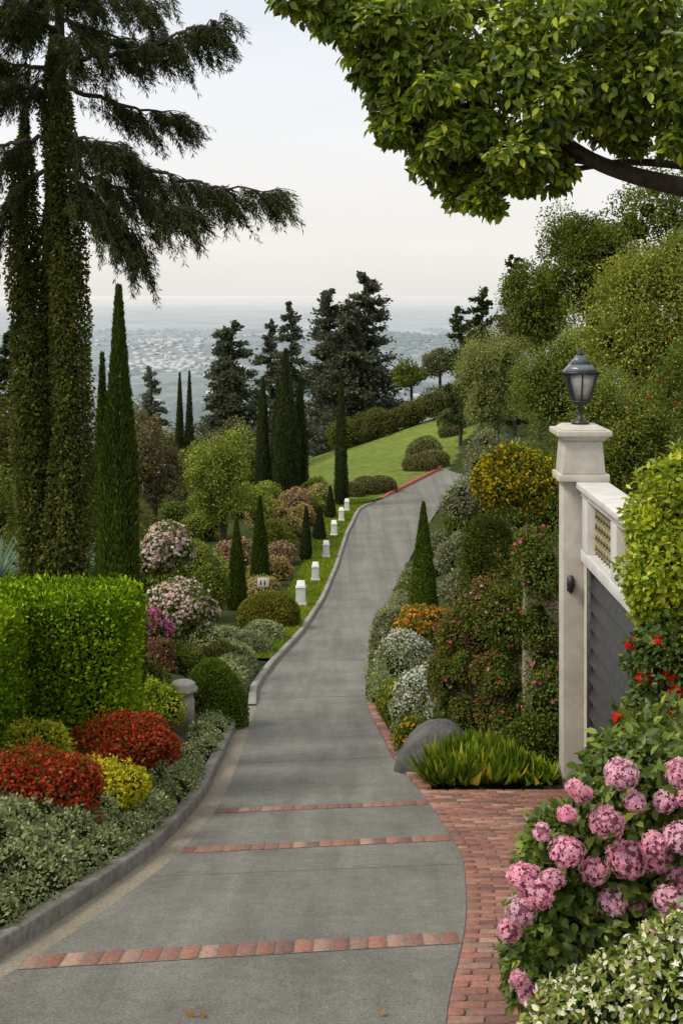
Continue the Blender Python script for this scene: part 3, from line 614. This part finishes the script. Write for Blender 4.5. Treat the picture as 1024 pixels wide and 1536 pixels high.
# climbing rose: an irregular sheet of growth, high against the wall and spilling down to the bed
mb=MB(); palA=((.06,.06,.018),(.115,.12,.032),(.19,.08,.05),.10); palB=((.036,.058,.014),(.09,.125,.025),(.15,.16,.03))
for k in range(46):
    x=R.uniform(1.62,3.0); top=np.interp(x,[1.5,1.8,2.2,2.6,3.0],[-5.2,-4.75,-4.3,-3.75,-3.3]); gz=G(x,20)
    z=gz+.15+(top-gz-.2)*R.random()**.8; y=np.interp(x,[1.6,3.0],[20.9,19.2])+R.uniform(-.35,.35)-(.15 if z<-5.5 else 0); r=R.uniform(.18,.36)
    hide=(x>2.55 and -4.75<z<-4.2)
    blob(mb,(x,y,z),(r,r*.9,r*R.uniform(.9,1.5)),1300,.05,palA if (x<2.3 and k%2) else palB,amp=.25,shell=.6,fl=(6 if hide else 15,.062,pk,.3),droop=.3)
for k in range(16):
    x=R.uniform(1.7,3.0); z0=np.interp(x,[1.5,1.8,2.2,2.6,3.0],[-5.2,-4.75,-4.3,-3.75,-3.3]); y=np.interp(x,[1.6,3.0],[20.8,19.6]); d=norm(np.array([R.uniform(-.7,.5),-.3,1.0])); ln=R.uniform(.25,.55)
    u=np.linspace(0,1,8); p=np.array([x,y,z0-.15])+d*ln*u[:,None]; p[:,2]-=.3*ln*u**2; tube(mb,p,np.linspace(.008,.003,8),1,seg=4); q=p[R.integers(1,8,40)]+R.normal(size=(40,3))*.025
    scatter(mb,DIA,q,rdir(40),rdir(40),.05,mixcol(palB,q,3,k,.3)); scatter(mb,FL5,p[-1:]+R.normal(size=(3,3))*.03,rdir(3),rdir(3),.06,np.array(pk)[R.integers(0,4,3)],2)
for x in (1.9,2.3,2.7): tube(mb,smoothpath([(x,20.2,G(x,20.2)-.1),(x+.1,20.1,-6.0),(x-.05,20.1,-5.0)],4),np.linspace(.035,.012,9),1,seg=6)
mb.build('climbing_rose',MT,org=(2.3,20.2,G(2.3,20.2)))
shrub('green_shrub',2.75,18.8,-6.25,(.55,.3,.5),12000,.05,g_mid,sub=8)
wh=[(.80,.80,.77),(.74,.76,.72),(.82,.81,.76)]
shrub('white_flowering_shrub',1.42,22.0,-6.70,(.72,.5,.85),14000,.045,g_sage,sub=13,subr=.4,fl=(260,.042,wh,.1))
shrub('white_flowering_shrub',1.22,26.2,-7.10,(.66,.5,.72),11000,.05,g_sage,sub=11,subr=.42,fl=(190,.05,wh,.1))
shrub('orange_flowering_shrub',1.80,28.7,-6.95,(.80,.5,.48),8000,.05,g_mid,sub=9,subr=.45,fl=(160,.065,[(.70,.28,.03),(.74,.40,.06),(.62,.20,.03)]))
shrub('grey_green_shrub',1.25,33.5,-8.4,(.65,.6,.80),11000,.065,((.10,.13,.07),(.2,.24,.14),(.2,.22,.16)),sub=8)
shrub('yellow_flower_clump',.92,24.5,-7.40,(.28,.22,.42),4500,.04,g_lite,fl=(170,.048,[(.66,.55,.03),(.62,.6,.06)]))
shrub('green_shrub',1.2,21.2,-6.95,(.36,.3,.32),5000,.05,g_lite,sub=4)
shrub('marigold_clump',1.12,20.3,-6.66,(.31,.2,.28),3500,.04,g_mid,fl=(180,.05,[(.72,.38,.01),(.74,.48,.02)]))
# strap-leaf clump
mb=MB(); n=3800; px=R.normal(size=n)*.42; py=R.normal(size=n)*.2; k=(abs(px)<.82)&(abs(py)<.5); px,py=px[k],py[k]; n=len(px)
a=R.random(n)*6.28; rr=np.hypot(px/.9,py/.5)
L=np.stack([px*.9+.8*np.cos(a),py*1.2+.8*np.sin(a)-.1,np.full(n,.9)-.5*rr],-1); x0,y0=2.02,18.0
P=np.stack([x0+px,y0+py,ground(x0+px,y0+py,False)],-1); P[:,2]+=.02
hgt=(.66-.22*rr)*R.uniform(.45,1.15,n)*(1+.25*vnoise(P,4,8))
scatter(mb,blade(.08,.4,3),P,L,norm(np.stack([-px-.3*np.cos(a),-py-.3*np.sin(a),0*px+.5],-1)),hgt,mixcol(((.055,.11,.012),(.15,.22,.02),(.34,.34,.04),.08),P,5,3,.35))
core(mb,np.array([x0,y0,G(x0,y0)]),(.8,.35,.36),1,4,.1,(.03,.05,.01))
mb.build('daylily_clump',MT,org=(x0,y0,G(x0,y0)))
# boulder
mb=MB(); th=np.linspace(0,np.pi,40);ph=np.linspace(0,2*np.pi,61)[:-1]
D=np.array([(math.sin(a)*math.cos(b),math.sin(a)*math.sin(b),math.cos(a)) for a in th for b in ph])
rad=1+.22*vnoise(D,1.6,77)+.09*vnoise(D,4,78)+.035*vnoise(D,11,79); D2=D*rad[:,None]; D2[:,2]+=.35*D2[:,0]*1.0
V=np.array([1.33,18.9,G(1.33,18.9)+.14])+D2*np.array([.54,.42,.50])
mb.add(V,[(i*60+j,i*60+(j+1)%60,(i+1)*60+(j+1)%60,(i+1)*60+j) for i in range(39) for j in range(60)])
mb.build('boulder',[STONE],org=(1.33,18.9,G(1.33,18.9)),smooth=True)
# ------------------------------------------------------------ garage + pillar + lantern
def empty(name,loc):
    e=bpy.data.objects.new(name,None); e.location=loc; bpy.context.scene.collection.objects.link(e); return e
ge=empty('garage_building',(3.2,15,-6))
W=3.2; zt=-2.40; zb=-3.46
mb=MB(); box(mb,W,W+.3,17.48,17.66,-7,zb); box(mb,W,W+.3,9.5,13.2,-7,zb); box(mb,W+.3,9,17.36,17.66,-7,zb); box(mb,W+.3,9,9.5,9.8,-7,zb)
box(mb,W+.302,9,9.8,17.358,zb-.15,zb); mb.build('walls',[STUC],(W,15,-6),parent=ge,bevel=.012)
mb=MB(); f=W-.04
box(mb,f,f+.28,9.5,17.655,zb+.003,zb+.16); box(mb,f,f+.28,9.5,17.655,zt-.2,zt-.09); box(mb,f-.07,f+.36,9.45,17.655,zt-.088,zt)
for yv in (17.40,15.55,13.7,11.85): box(mb,f+.003,f+.277,yv-.16,yv+.16,zb+.16,zt-.2)
mb.build('parapet',[WHITE],(W,15,-3),parent=ge,bevel=.012)
mb=MB()
for s,e in((15.71,17.24),(13.86,15.39),(12.01,13.54)):
    z0=zb+.165; z1=zt-.205; n=9
    for i in range(n+1):
        yy_=s+(e-s)*i/n; box(mb,f+.12,f+.15,yy_-.009,yy_+.009,z0,z1)
    for i in range(5):
        zz=z0+(z1-z0)*(i+.5)/5; box(mb,f+.105,f+.119,s,e,zz-.008,zz+.008)
    for i in range(n):
        yc=s+(e-s)*(i+.5)/n
        for j in range(4):
            zc=z0+(z1-z0)*(j+1)/5; q=.045; V=[(f+.10,yc-q,zc),(f+.10,yc,zc-q*1.3),(f+.10,yc+q,zc),(f+.10,yc,zc+q*1.3)]
            V+= [(f+.155,a,b) for _,a,b in V]; mb.add(V,[(0,1,2,3),(7,6,5,4),(0,4,5,1),(1,5,6,2),(2,6,7,3),(3,7,4,0)])
mb.build('lattice_panels',[GOLD],(W,15,-3),parent=ge)
mb=MB(); box(mb,W+.12,W+.18,13.2,17.48,-7,zb)
z=-6.6
while z<zb-.1:
    V=[(W+.02,13.25,z),(W+.02,17.43,z),(W+.115,17.43,z+.20),(W+.115,13.25,z+.20),(W+.118,13.25,z),(W+.118,17.43,z)]
    mb.add(V,[(0,1,2,3)]);mb.add(V,[(0,4,5,1)]); z+=.235
for yv in (17.43,13.21): box(mb,W+.01,W+.117,yv-.0,yv+.05,-7,zb)
mb.build('garage_door',[DOOR],(W,15,-6),parent=ge)
mb=MB(); g=G(3.05,17.8)
box(mb,2.93,3.27,17.665,18.0,g-.3,-2.40)
box(mb,2.90,3.30,17.63,18.03,g-.02,g+.0015)
box(mb,2.86,3.53,17.55,18.13,-2.398,-2.30)
frustum(mb,3.19,17.84,-2.298,-1.86,.285,.25); 
frustum(mb,3.19,17.84,-1.858,-1.80,.27,.33); box(mb,2.83,3.55,17.48,18.20,-1.798,-1.72); frustum(mb,3.19,17.84,-1.718,-1.66,.30,.22)
mb.build('gate_pillar',[STUC],(3.1,17.8,g),bevel=.012)
le=empty('lantern',(3.19,17.84,-1.66)); lx,ly,z0=3.19,17.84,-1.658
mb=MB(); lathe(mb,lx,ly,[(0,z0),(.12,z0),(.12,z0+.03),(.06,z0+.06),(.035,z0+.12),(.03,z0+.18),(.05,z0+.21),(.035,z0+.24),(.09,z0+.26),(.1,z0+.29)],0,16)
zb0=z0+.29; zt0=zb0+.38; ab,at=.10,.19
frustum(mb,lx,ly,zb0,zb0+.025,ab+.02,ab+.025)
for sx in(-1,1):
    for sy in(-1,1): tube(mb,[(lx+sx*ab,ly+sy*ab,zb0+.02),(lx+sx*at,ly+sy*at,zt0)],[.017,.017],0,seg=6)
for s in (-1,1):
    tube(mb,[(lx,ly+s*ab,zb0+.02),(lx,ly+s*at,zt0)],[.012,.012],0,seg=5); tube(mb,[(lx+s*ab,ly,zb0+.02),(lx+s*at,ly,zt0)],[.012,.012],0,seg=5)
frustum(mb,lx,ly,zt0,zt0+.03,at+.025,at+.035)
lathe(mb,lx,ly,[(.05,zt0+.25),(.06,zt0+.27),(.02,zt0+.30),(.03,zt0+.325),(.012,zt0+.34),(0,zt0+.36)],0,12)
mb.build('frame',[IRON],(lx,ly,z0),parent=le)
mb=MB(); frustum(mb,lx,ly,zb0+.026,zt0-.001,ab-.008,at-.008); mb.build('glass_panes',[GLASS],(lx,ly,z0),parent=le)
mb=MB(); frustum(mb,lx,ly,zt0+.031,zt0+.13,at+.015,.13); frustum(mb,lx,ly,zt0+.131,zt0+.26,.13,.04); mb.build('roof',[LROOF],(lx,ly,z0),parent=le)
mb=MB(); sx,sy,sz=3.02,17.62,-3.75
box(mb,sx-.04,sx+.04,17.635,17.66,sz-.1,sz+.1); lathe(mb,sx,17.57,[(0,sz-.12),(.035,sz-.09),(.06,sz),(.045,sz+.08),(0,sz+.13)],0,12); mb.build('wall_lamp',[IRON],(sx,sy,sz))
mb=MB(); box(mb,2.66,3.6,19.5,19.75,-7.4,-4.12); box(mb,2.62,3.6,19.46,19.79,-4.118,-4.03)
mb.build('garden_wall',[BEIGE],(3,19.5,-7),bevel=.015)
mb=MB(); x,y=-2.60,21.9; g=G(x,y); zt_=-6.25
lathe(mb,x,y,[(.0,g-.1),(.19,g-.1),(.19,zt_-.32),(.17,zt_-.28),(.17,zt_-.20),(.235,zt_-.17),(.245,zt_-.12),(.20,zt_-.08),(.21,zt_-.05),(.16,zt_-.015),(.07,zt_),(0,zt_)],0,24)
mb.build('stone_post',[LSTONE],(x,y,g))
for y,s in((49,1),(55.5,.85),(61.5,.85),(67,.85),(71,.8),(74,.75)):
    x=float(XL(y))-.65; g=G(x,y)-.0+.08; mb=MB(); w=.20*s; h=.68*s
    mb.add([(x+sx*w*k,y+sy*w*k,g+z) for z,k in((0,1.1),(.1*s,1.1),(.12*s,.92),(h,.85)) for sx,sy in((-1,-1),(1,-1),(1,1),(-1,1))],
      [(i*4+j,i*4+(j+1)%4,i*4+4+(j+1)%4,i*4+4+j) for i in range(3) for j in range(4)])
    w*=.87; mb.add([(x-w,y-w,g+h+.001),(x+w,y-w,g+h+.001),(x+w,y+w,g+h+.001),(x-w,y+w,g+h+.001),(x-w,y-w,g+h+.05*s),(x+w,y-w,g+h+.05*s),(x+w*.8,y+w,g+h+.22*s),(x-w*.8,y+w,g+h+.22*s)],[(0,1,2,3),(4,5,6,7),(0,1,5,4),(1,2,6,5),(2,3,7,6),(3,0,4,7)])
    mb.build('white_bollard',[WHITE],(x,y,g),bevel=.02)
se=empty('garden_sign',(-2.72,46.5,G(-2.72,46.5))); g=G(-2.72,46.5)
mb=MB(); tube(mb,[(-2.72,46.5,g-.1),(-2.72,46.5,-9.95)],[.03,.03],0,seg=8); mb.build('post',[WHITE],(-2.72,46.5,g),parent=se)
mb=MB(); box(mb,-2.92,-2.52,46.42,46.46,-10.0,-9.68); mb.build('panel',[WHITE],(-2.72,46.4,-9.8),parent=se,bevel=.01)
mb=MB()
for i in range(2): box(mb,-2.83+i*.14,-2.79+i*.14,46.412,46.417,-9.92,-9.76)
mb.build('lettering',[IRON],(-2.72,46.4,-9.8),parent=se)
# ------------------------------------------------------------ right foreground plants
MG=[GLOSS,BARK,PETAL]
g=G(2.95,11.4); mb=MB()
for c,r in(((3.08,11.5,-1.9),(.5,.45,.55)),((2.83,11.3,-2.35),(.34,.35,.4)),((3.15,11.2,-2.4),(.45,.4,.5)),((2.70,11.5,-1.95),(.22,.3,.25)),((2.9,11.2,-2.8),(.36,.35,.35)),((2.88,11.5,-1.6),(.22,.3,.22)),((2.6,11.3,-2.5),(.17,.2,.22))):
    blob(mb,c,r,3800,.068,((.11,.17,.012),(.25,.32,.02),(.36,.40,.05)),T=LF6,shell=.5,amp=.3,up=.6)
tube(mb,[(2.95,11.5,g-.1),(3.0,11.5,-2.4)],[.06,.04],1)
mb.build('lime_leaved_shrub',MG,(2.95,11.4,g))
mb=MB(); rdf=[(.66,.022,.014),(.70,.05,.035),(.55,.015,.02)]
for c,r in(((2.78,11.0,-3.3),(.42,.35,.5)),((2.80,10.8,-3.9),(.50,.35,.5)),((2.70,11.1,-2.95),(.32,.3,.3)),((2.48,10.9,-4.3),(.32,.3,.42)),((2.35,10.6,-4.6),(.3,.3,.3)),((2.50,11.0,-3.6),(.24,.3,.38)),((2.42,10.8,-3.95),(.2,.25,.3))):
    blob(mb,c,r,2600,.076,((.028,.055,.012),(.07,.11,.02),(.13,.18,.03)),T=LF6,shell=.6,amp=.24,droop=.3)
    for q in range(6):
        d=rdir(1)[0]; d[1]=-abs(d[1])-.2; d[0]=-abs(d[0])*.9; cc_=np.array(c)+np.array(r)*norm(d)*1.12; k=16; dd=rdir(k)
        scatter(mb,FL5,cc_+dd*.045,norm(np.cross(dd,rdir(k))),dd,.062,np.array(rdf)[R.integers(0,3,k)],2)
mb.build('red_geranium_bush',MG,(2.8,11,g))
mb=MB(); hg=G(1.9,7.8)
HC=[((1.78,7.7,-3.25),(.58,.40,.66)),((2.1,7.6,-3.0),(.5,.40,.5)),((1.38,7.6,-3.45),(.40,.36,.46)),((1.9,7.45,-3.5),(.45,.36,.5)),((2.05,7.9,-2.85),(.45,.4,.46)),((1.14,7.5,-3.75),(.22,.25,.30)),((1.55,7.45,-3.80),(.42,.30,.40)),((1.65,7.8,-2.85),(.28,.3,.32)),((1.25,7.6,-3.2),(.20,.25,.25))]
for c,r in HC: blob(mb,c,r,2100,.08,((.042,.075,.015),(.115,.17,.03),(.19,.25,.05)),T=LF6,shell=.6,amp=.22,up=.4,rnd=.7,gclip=False)
# flower heads: x, z, radius in metres
heads=[(1.52,-2.58,.095),(1.82,-2.54,.085),(1.42,-2.81,.095),(1.77,-2.75,.065),(1.21,-2.97,.095),(1.55,-3.05,.115),(1.83,-2.90,.10),(1.37,-3.10,.075),(1.68,-2.94,.075),(1.75,-3.21,.09),(1.62,-3.32,.06),(1.04,-3.15,.09),(.95,-3.24,.08),(.90,-3.39,.065),(.97,-3.08,.085),(1.15,-3.15,.06),(1.71,-3.05,.095),(1.23,-2.81,.055),(1.48,-3.28,.085),(1.30,-2.68,.06),(1.01,-3.72,.07),(1.10,-2.92,.05),(1.85,-3.15,.085),(1.68,-3.43,.065),(1.81,-3.39,.065),(1.24,-2.60,.045),(.94,-3.60,.05),(1.60,-2.74,.06),(1.90,-2.72,.08)]
for i,(hx,hz,hr) in enumerate(heads):
    yv=7.22+R.uniform(-.1,.1)-(.12 if hx<1.05 else 0); c=np.array([hx,yv,hz])
    n=int(190*(hr/.1)**2)+40; d=rdir(n); lum=1+.10*vnoise(d,5,i); P=c+d*hr*(R.uniform(.78,1.07,n)*lum)[:,None]*np.array([1,1,R.uniform(.75,.95)])
    base=np.array([.70,.28,.40])*R.uniform(.88,1.12)*(np.array([1,1.35,1.25]) if i%3==0 else 1); t=R.random((n,1)); col=np.minimum(base*(1-t*.6)+np.array([.84,.62,.68])*t*.6,.86)
    Nn=norm(d+.4*rdir(n)); scatter(mb,FL4,P,norm(np.cross(Nn,rdir(n))),Nn,.035*R.uniform(.75,1.3,n),col,2)
    core(mb,c,(hr*.76,hr*.76,hr*.62),1,i,.02,(.28,.11,.15))
    tube(mb,[c,c+np.array([.04,.25,-.2])],[.006,.008],1,(.05,.08,.02),5)
mb.build('hydrangea_bush',[GLOSS,BARK,PETAL],(1.8,7.6,hg))
mb=MB()
for c,r in(((1.40,6.95,-3.80),(.42,.33,.36)),((1.85,6.8,-3.55),(.40,.33,.40)),((1.15,7.05,-4.02),(.25,.3,.22)),((1.6,6.7,-3.95),(.5,.3,.3))):
    blob(mb,c,r,3400,.045,((.08,.12,.03),(.19,.25,.08),(.6,.62,.45),.2),T=LF6,shell=.65,amp=.2,up=.5,fl=(110,.04,[(.78,.78,.66),(.72,.74,.56)],.15),gclip=False)
tube(mb,[(1.6,6.9,G(1.6,6.9)-.1),(1.6,6.9,-3.8)],[.04,.02],1)
mb.build('white_flowering_groundcover',[LEAF,BARK,PETAL],(1.6,6.9,G(1.6,6.9)))
# ------------------------------------------------------------ overhanging tree
mb=MB(); tg=G(4.4,9.6)
tube(mb,smoothpath([(4.4,9.6,tg-.3),(4.3,9.5,-2),(4.0,9.3,.2),(3.5,9.2,.75)],5),np.linspace(.26,.13,16),1,seg=12)
B=[[(3.5,9.2,.75),(2.6,9.1,.72),(2.1,9.0,.80),(1.66,8.9,.92),(1.3,8.9,1.2),(1.08,8.9,1.5),(.85,8.9,1.85)],
[(3.5,9.2,.75),(2.7,9.3,.9),(2.0,9.3,.98),(1.6,9.2,.9),(1.35,9.1,.85)],
[(1.66,8.9,.92),(1.2,9.0,1.0),(.85,9.1,1.1),(.6,9.1,1.2)],
[(4.0,9.3,.2),(3.3,9.4,1.2),(2.5,9.4,1.7),(1.6,9.3,1.95),(.6,9.2,2.0),(-.1,9.2,2.0)],
[(3.3,9.4,1.2),(2.8,8.8,1.6),(2.2,8.4,1.9)],[(1.08,8.9,1.5),(.6,8.8,1.6),(.2,8.8,1.75)]]
W0=[.11,.05,.03,.09,.05,.03]
for p,w in zip(B,W0):
    q=smoothpath(p,6); tube(mb,q,np.linspace(w*.8,.012,len(q)),1,seg=8)
BL=[(-.05,1.98,.22),(.22,1.75,.26),(.5,1.9,.32),(.44,1.34,.26),(.76,1.3,.32),(.60,.95,.22),(.85,.80,.20),(1.1,1.05,.28),(1.03,1.66,.4),(1.43,1.8,.4),(1.84,1.9,.42),(2.25,1.8,.42),(1.66,1.4,.32),(2.1,1.35,.36),(1.42,.88,.17),(1.2,.86,.13),(.72,1.6,.3),(.3,1.5,.2),(1.35,1.35,.28),(2.5,1.5,.4),(2.0,1.6,.4),(2.4,1.15,.25),(-.3,2.1,.2),(.1,2.2,.3),(.9,2.2,.4),(1.6,2.3,.4),(2.3,2.3,.4),(.98,.68,.12),(.7,1.1,.2),(1.9,1.1,.16),(.37,1.15,.12)]
lc=((.042,.08,.010),(.13,.19,.015),(.28,.35,.03),.16)
for i,(x,z,r) in enumerate(BL):
    for k in range(2):
        yv=8.9+R.uniform(-.5,.5)
        c=np.array([x,yv,z])*np.array([yv/9.0,1,yv/9.0])
        for q in range(6):
            d=rdir(1)[0]; blob(mb,c+d*r*.66,np.array([.48,.48,.40])*r,130,.075,lc,shell=.2,amp=.25,cr=False,T=LF6,droop=.5,up=.5,gclip=False,seed=i*10+q+1)
        tube(mb,[c,c+np.array([.1,0,.15])*r],[.006,.01],1,seg=4)
mb.build('overhanging_tree',[GLOSS,BARK,PETAL],(4.4,9.6,tg))
# ------------------------------------------------------------ grass blades, fallen leaves, town
mb=MB(); n=26000; ys=R.uniform(36,78,n); xs=XL(ys)-.17-R.random(n)*1.4; P=np.stack([xs,ys,-Df(ys)+.09],-1)
scatter(mb,THIN,P,norm(np.array([0,0,1.])+.5*rdir(n)),rdir(n),.13*R.uniform(.5,1.2,n),mixcol(((.07,.13,.012),(.16,.23,.02),(.2,.22,.04)),P,.8,4,.2))
mb.build('grass',[LEAF])
mb=MB(); P=[];n=70
for i in range(n):
    y=R.uniform(8.2,22); x=R.choice([R.uniform(float(XL(y))-.22,float(XL(y))+.25),R.uniform(float(XL(y)),float(XR(y))+.6)],p=[.7,.3]); P.append((x,y,-float(Df(y))+.02))
P+= [(-.85,8.15,-float(Df(8.15))+.02),(-.95,8.17,-float(Df(8.17))+.02),(-.88,8.12,-float(Df(8.12))+.02),(.24,8.1,-float(Df(8.1))+.02)]
P=np.array(P); n=len(P); sz=np.full(n,.03); sz[-4:]=.07
scatter(mb,LF6,P,norm(rdir(n)*np.array([1,1,.1])),norm(np.array([0,0,1])+.2*rdir(n)),sz,np.array([.35,.18,.06])*R.uniform(.6,1.2,(n,1)))
mb.build('fallen_leaves',[LEAF])
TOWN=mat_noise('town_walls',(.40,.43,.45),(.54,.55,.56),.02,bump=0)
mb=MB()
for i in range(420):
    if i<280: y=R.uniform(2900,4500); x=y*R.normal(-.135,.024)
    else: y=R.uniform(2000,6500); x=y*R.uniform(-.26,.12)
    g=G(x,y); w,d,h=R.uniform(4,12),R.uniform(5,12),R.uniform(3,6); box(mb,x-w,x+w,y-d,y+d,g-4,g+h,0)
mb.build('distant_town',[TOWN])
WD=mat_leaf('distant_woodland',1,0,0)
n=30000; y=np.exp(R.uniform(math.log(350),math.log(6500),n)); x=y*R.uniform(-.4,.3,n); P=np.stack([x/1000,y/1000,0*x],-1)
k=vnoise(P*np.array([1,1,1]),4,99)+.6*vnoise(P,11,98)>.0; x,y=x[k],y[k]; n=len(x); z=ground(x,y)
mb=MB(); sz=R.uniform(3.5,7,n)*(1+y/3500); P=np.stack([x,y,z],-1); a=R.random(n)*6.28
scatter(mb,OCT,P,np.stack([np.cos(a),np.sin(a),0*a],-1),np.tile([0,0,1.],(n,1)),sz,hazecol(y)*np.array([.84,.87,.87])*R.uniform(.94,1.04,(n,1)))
mb.build('distant_woodland',[WD],smooth=True)
# ------------------------------------------------------------ world, sun, camera
w=bpy.data.worlds.new('World'); bpy.context.scene.world=w; w.use_nodes=True; nt=w.node_tree
bg=nt.nodes['Background']; sky=N(nt,'ShaderNodeTexSky',sky_type='NISHITA'); sky.sun_disc=False
az=math.radians(-115); el=math.radians(48)
sky.sun_elevation=el; sky.sun_rotation=az; sky.dust_density=4; sky.air_density=1.2
hs=N(nt,'ShaderNodeHueSaturation'); hs.inputs['Saturation'].default_value=.4; nt.links.new(sky.outputs[0],hs.inputs['Color'])
tc=N(nt,'ShaderNodeTexCoord'); sp=N(nt,'ShaderNodeSeparateXYZ'); nt.links.new(tc.outputs['Generated'],sp.inputs[0])
rp=N(nt,'ShaderNodeValToRGB'); e=rp.color_ramp.elements; e[0].position=0; e[0].color=(.86,.835,.80,1); e[1].position=1; e[1].color=(1.0,.985,.96,1)
x=rp.color_ramp.elements.new(.04); x.color=(.96,.925,.875,1); x=rp.color_ramp.elements.new(.12); x.color=(.91,.915,.925,1); x=rp.color_ramp.elements.new(.23); x.color=(.77,.82,.89,1)
nt.links.new(sp.outputs['Z'],rp.inputs[0])
mp=N(nt,'ShaderNodeMapping'); mp.inputs['Scale'].default_value=(1,1,4); nt.links.new(tc.outputs['Generated'],mp.inputs[0])
cn=N(nt,'ShaderNodeTexNoise'); cn.inputs['Scale'].default_value=2.2; cn.inputs['Detail'].default_value=5; nt.links.new(mp.outputs[0],cn.inputs['Vector'])
mr=N(nt,'ShaderNodeMapRange'); mr.inputs[1].default_value=.3; mr.inputs[2].default_value=.7; mr.inputs[3].default_value=9.6; mr.inputs[4].default_value=10.9; nt.links.new(cn.outputs['Fac'],mr.inputs[0])
vm=N(nt,'ShaderNodeVectorMath',operation='SCALE'); nt.links.new(rp.outputs[0],vm.inputs[0]); nt.links.new(mr.outputs[0],vm.inputs['Scale'])
mx=N(nt,'ShaderNodeMix',data_type='RGBA'); mx.inputs['Factor'].default_value=.9; nt.links.new(hs.outputs[0],mx.inputs['A']); nt.links.new(vm.outputs[0],mx.inputs['B'])
nt.links.new(mx.outputs['Result'],bg.inputs['Color']); bg.inputs['Strength'].default_value=.105
sl=bpy.data.lights.new('sun','SUN'); sl.energy=2.6; sl.angle=math.radians(18); sl.color=(1,.91,.77); so=bpy.data.objects.new('sun',sl); bpy.context.scene.collection.objects.link(so)
sd=Vector((math.sin(az)*math.cos(el),math.cos(az)*math.cos(el),math.sin(el))); so.rotation_euler=(-sd).to_track_quat('-Z','Y').to_euler(); so.location=(-10,-10,20)
cd=bpy.data.cameras.new('camera'); co=bpy.data.objects.new('camera',cd); bpy.context.scene.collection.objects.link(co)
co.location=(0,0,0); co.rotation_euler=(math.radians(90),0,0); cd.sensor_fit='VERTICAL'; cd.sensor_height=36; cd.lens=2000/1536*36
cd.shift_y=-(768-450)/1536; cd.clip_end=80000; cd.clip_start=.1
bpy.context.scene.camera=co
s=bpy.context.scene; s.view_settings.view_transform='Standard'; s.view_settings.look='None'; s.view_settings.exposure=0
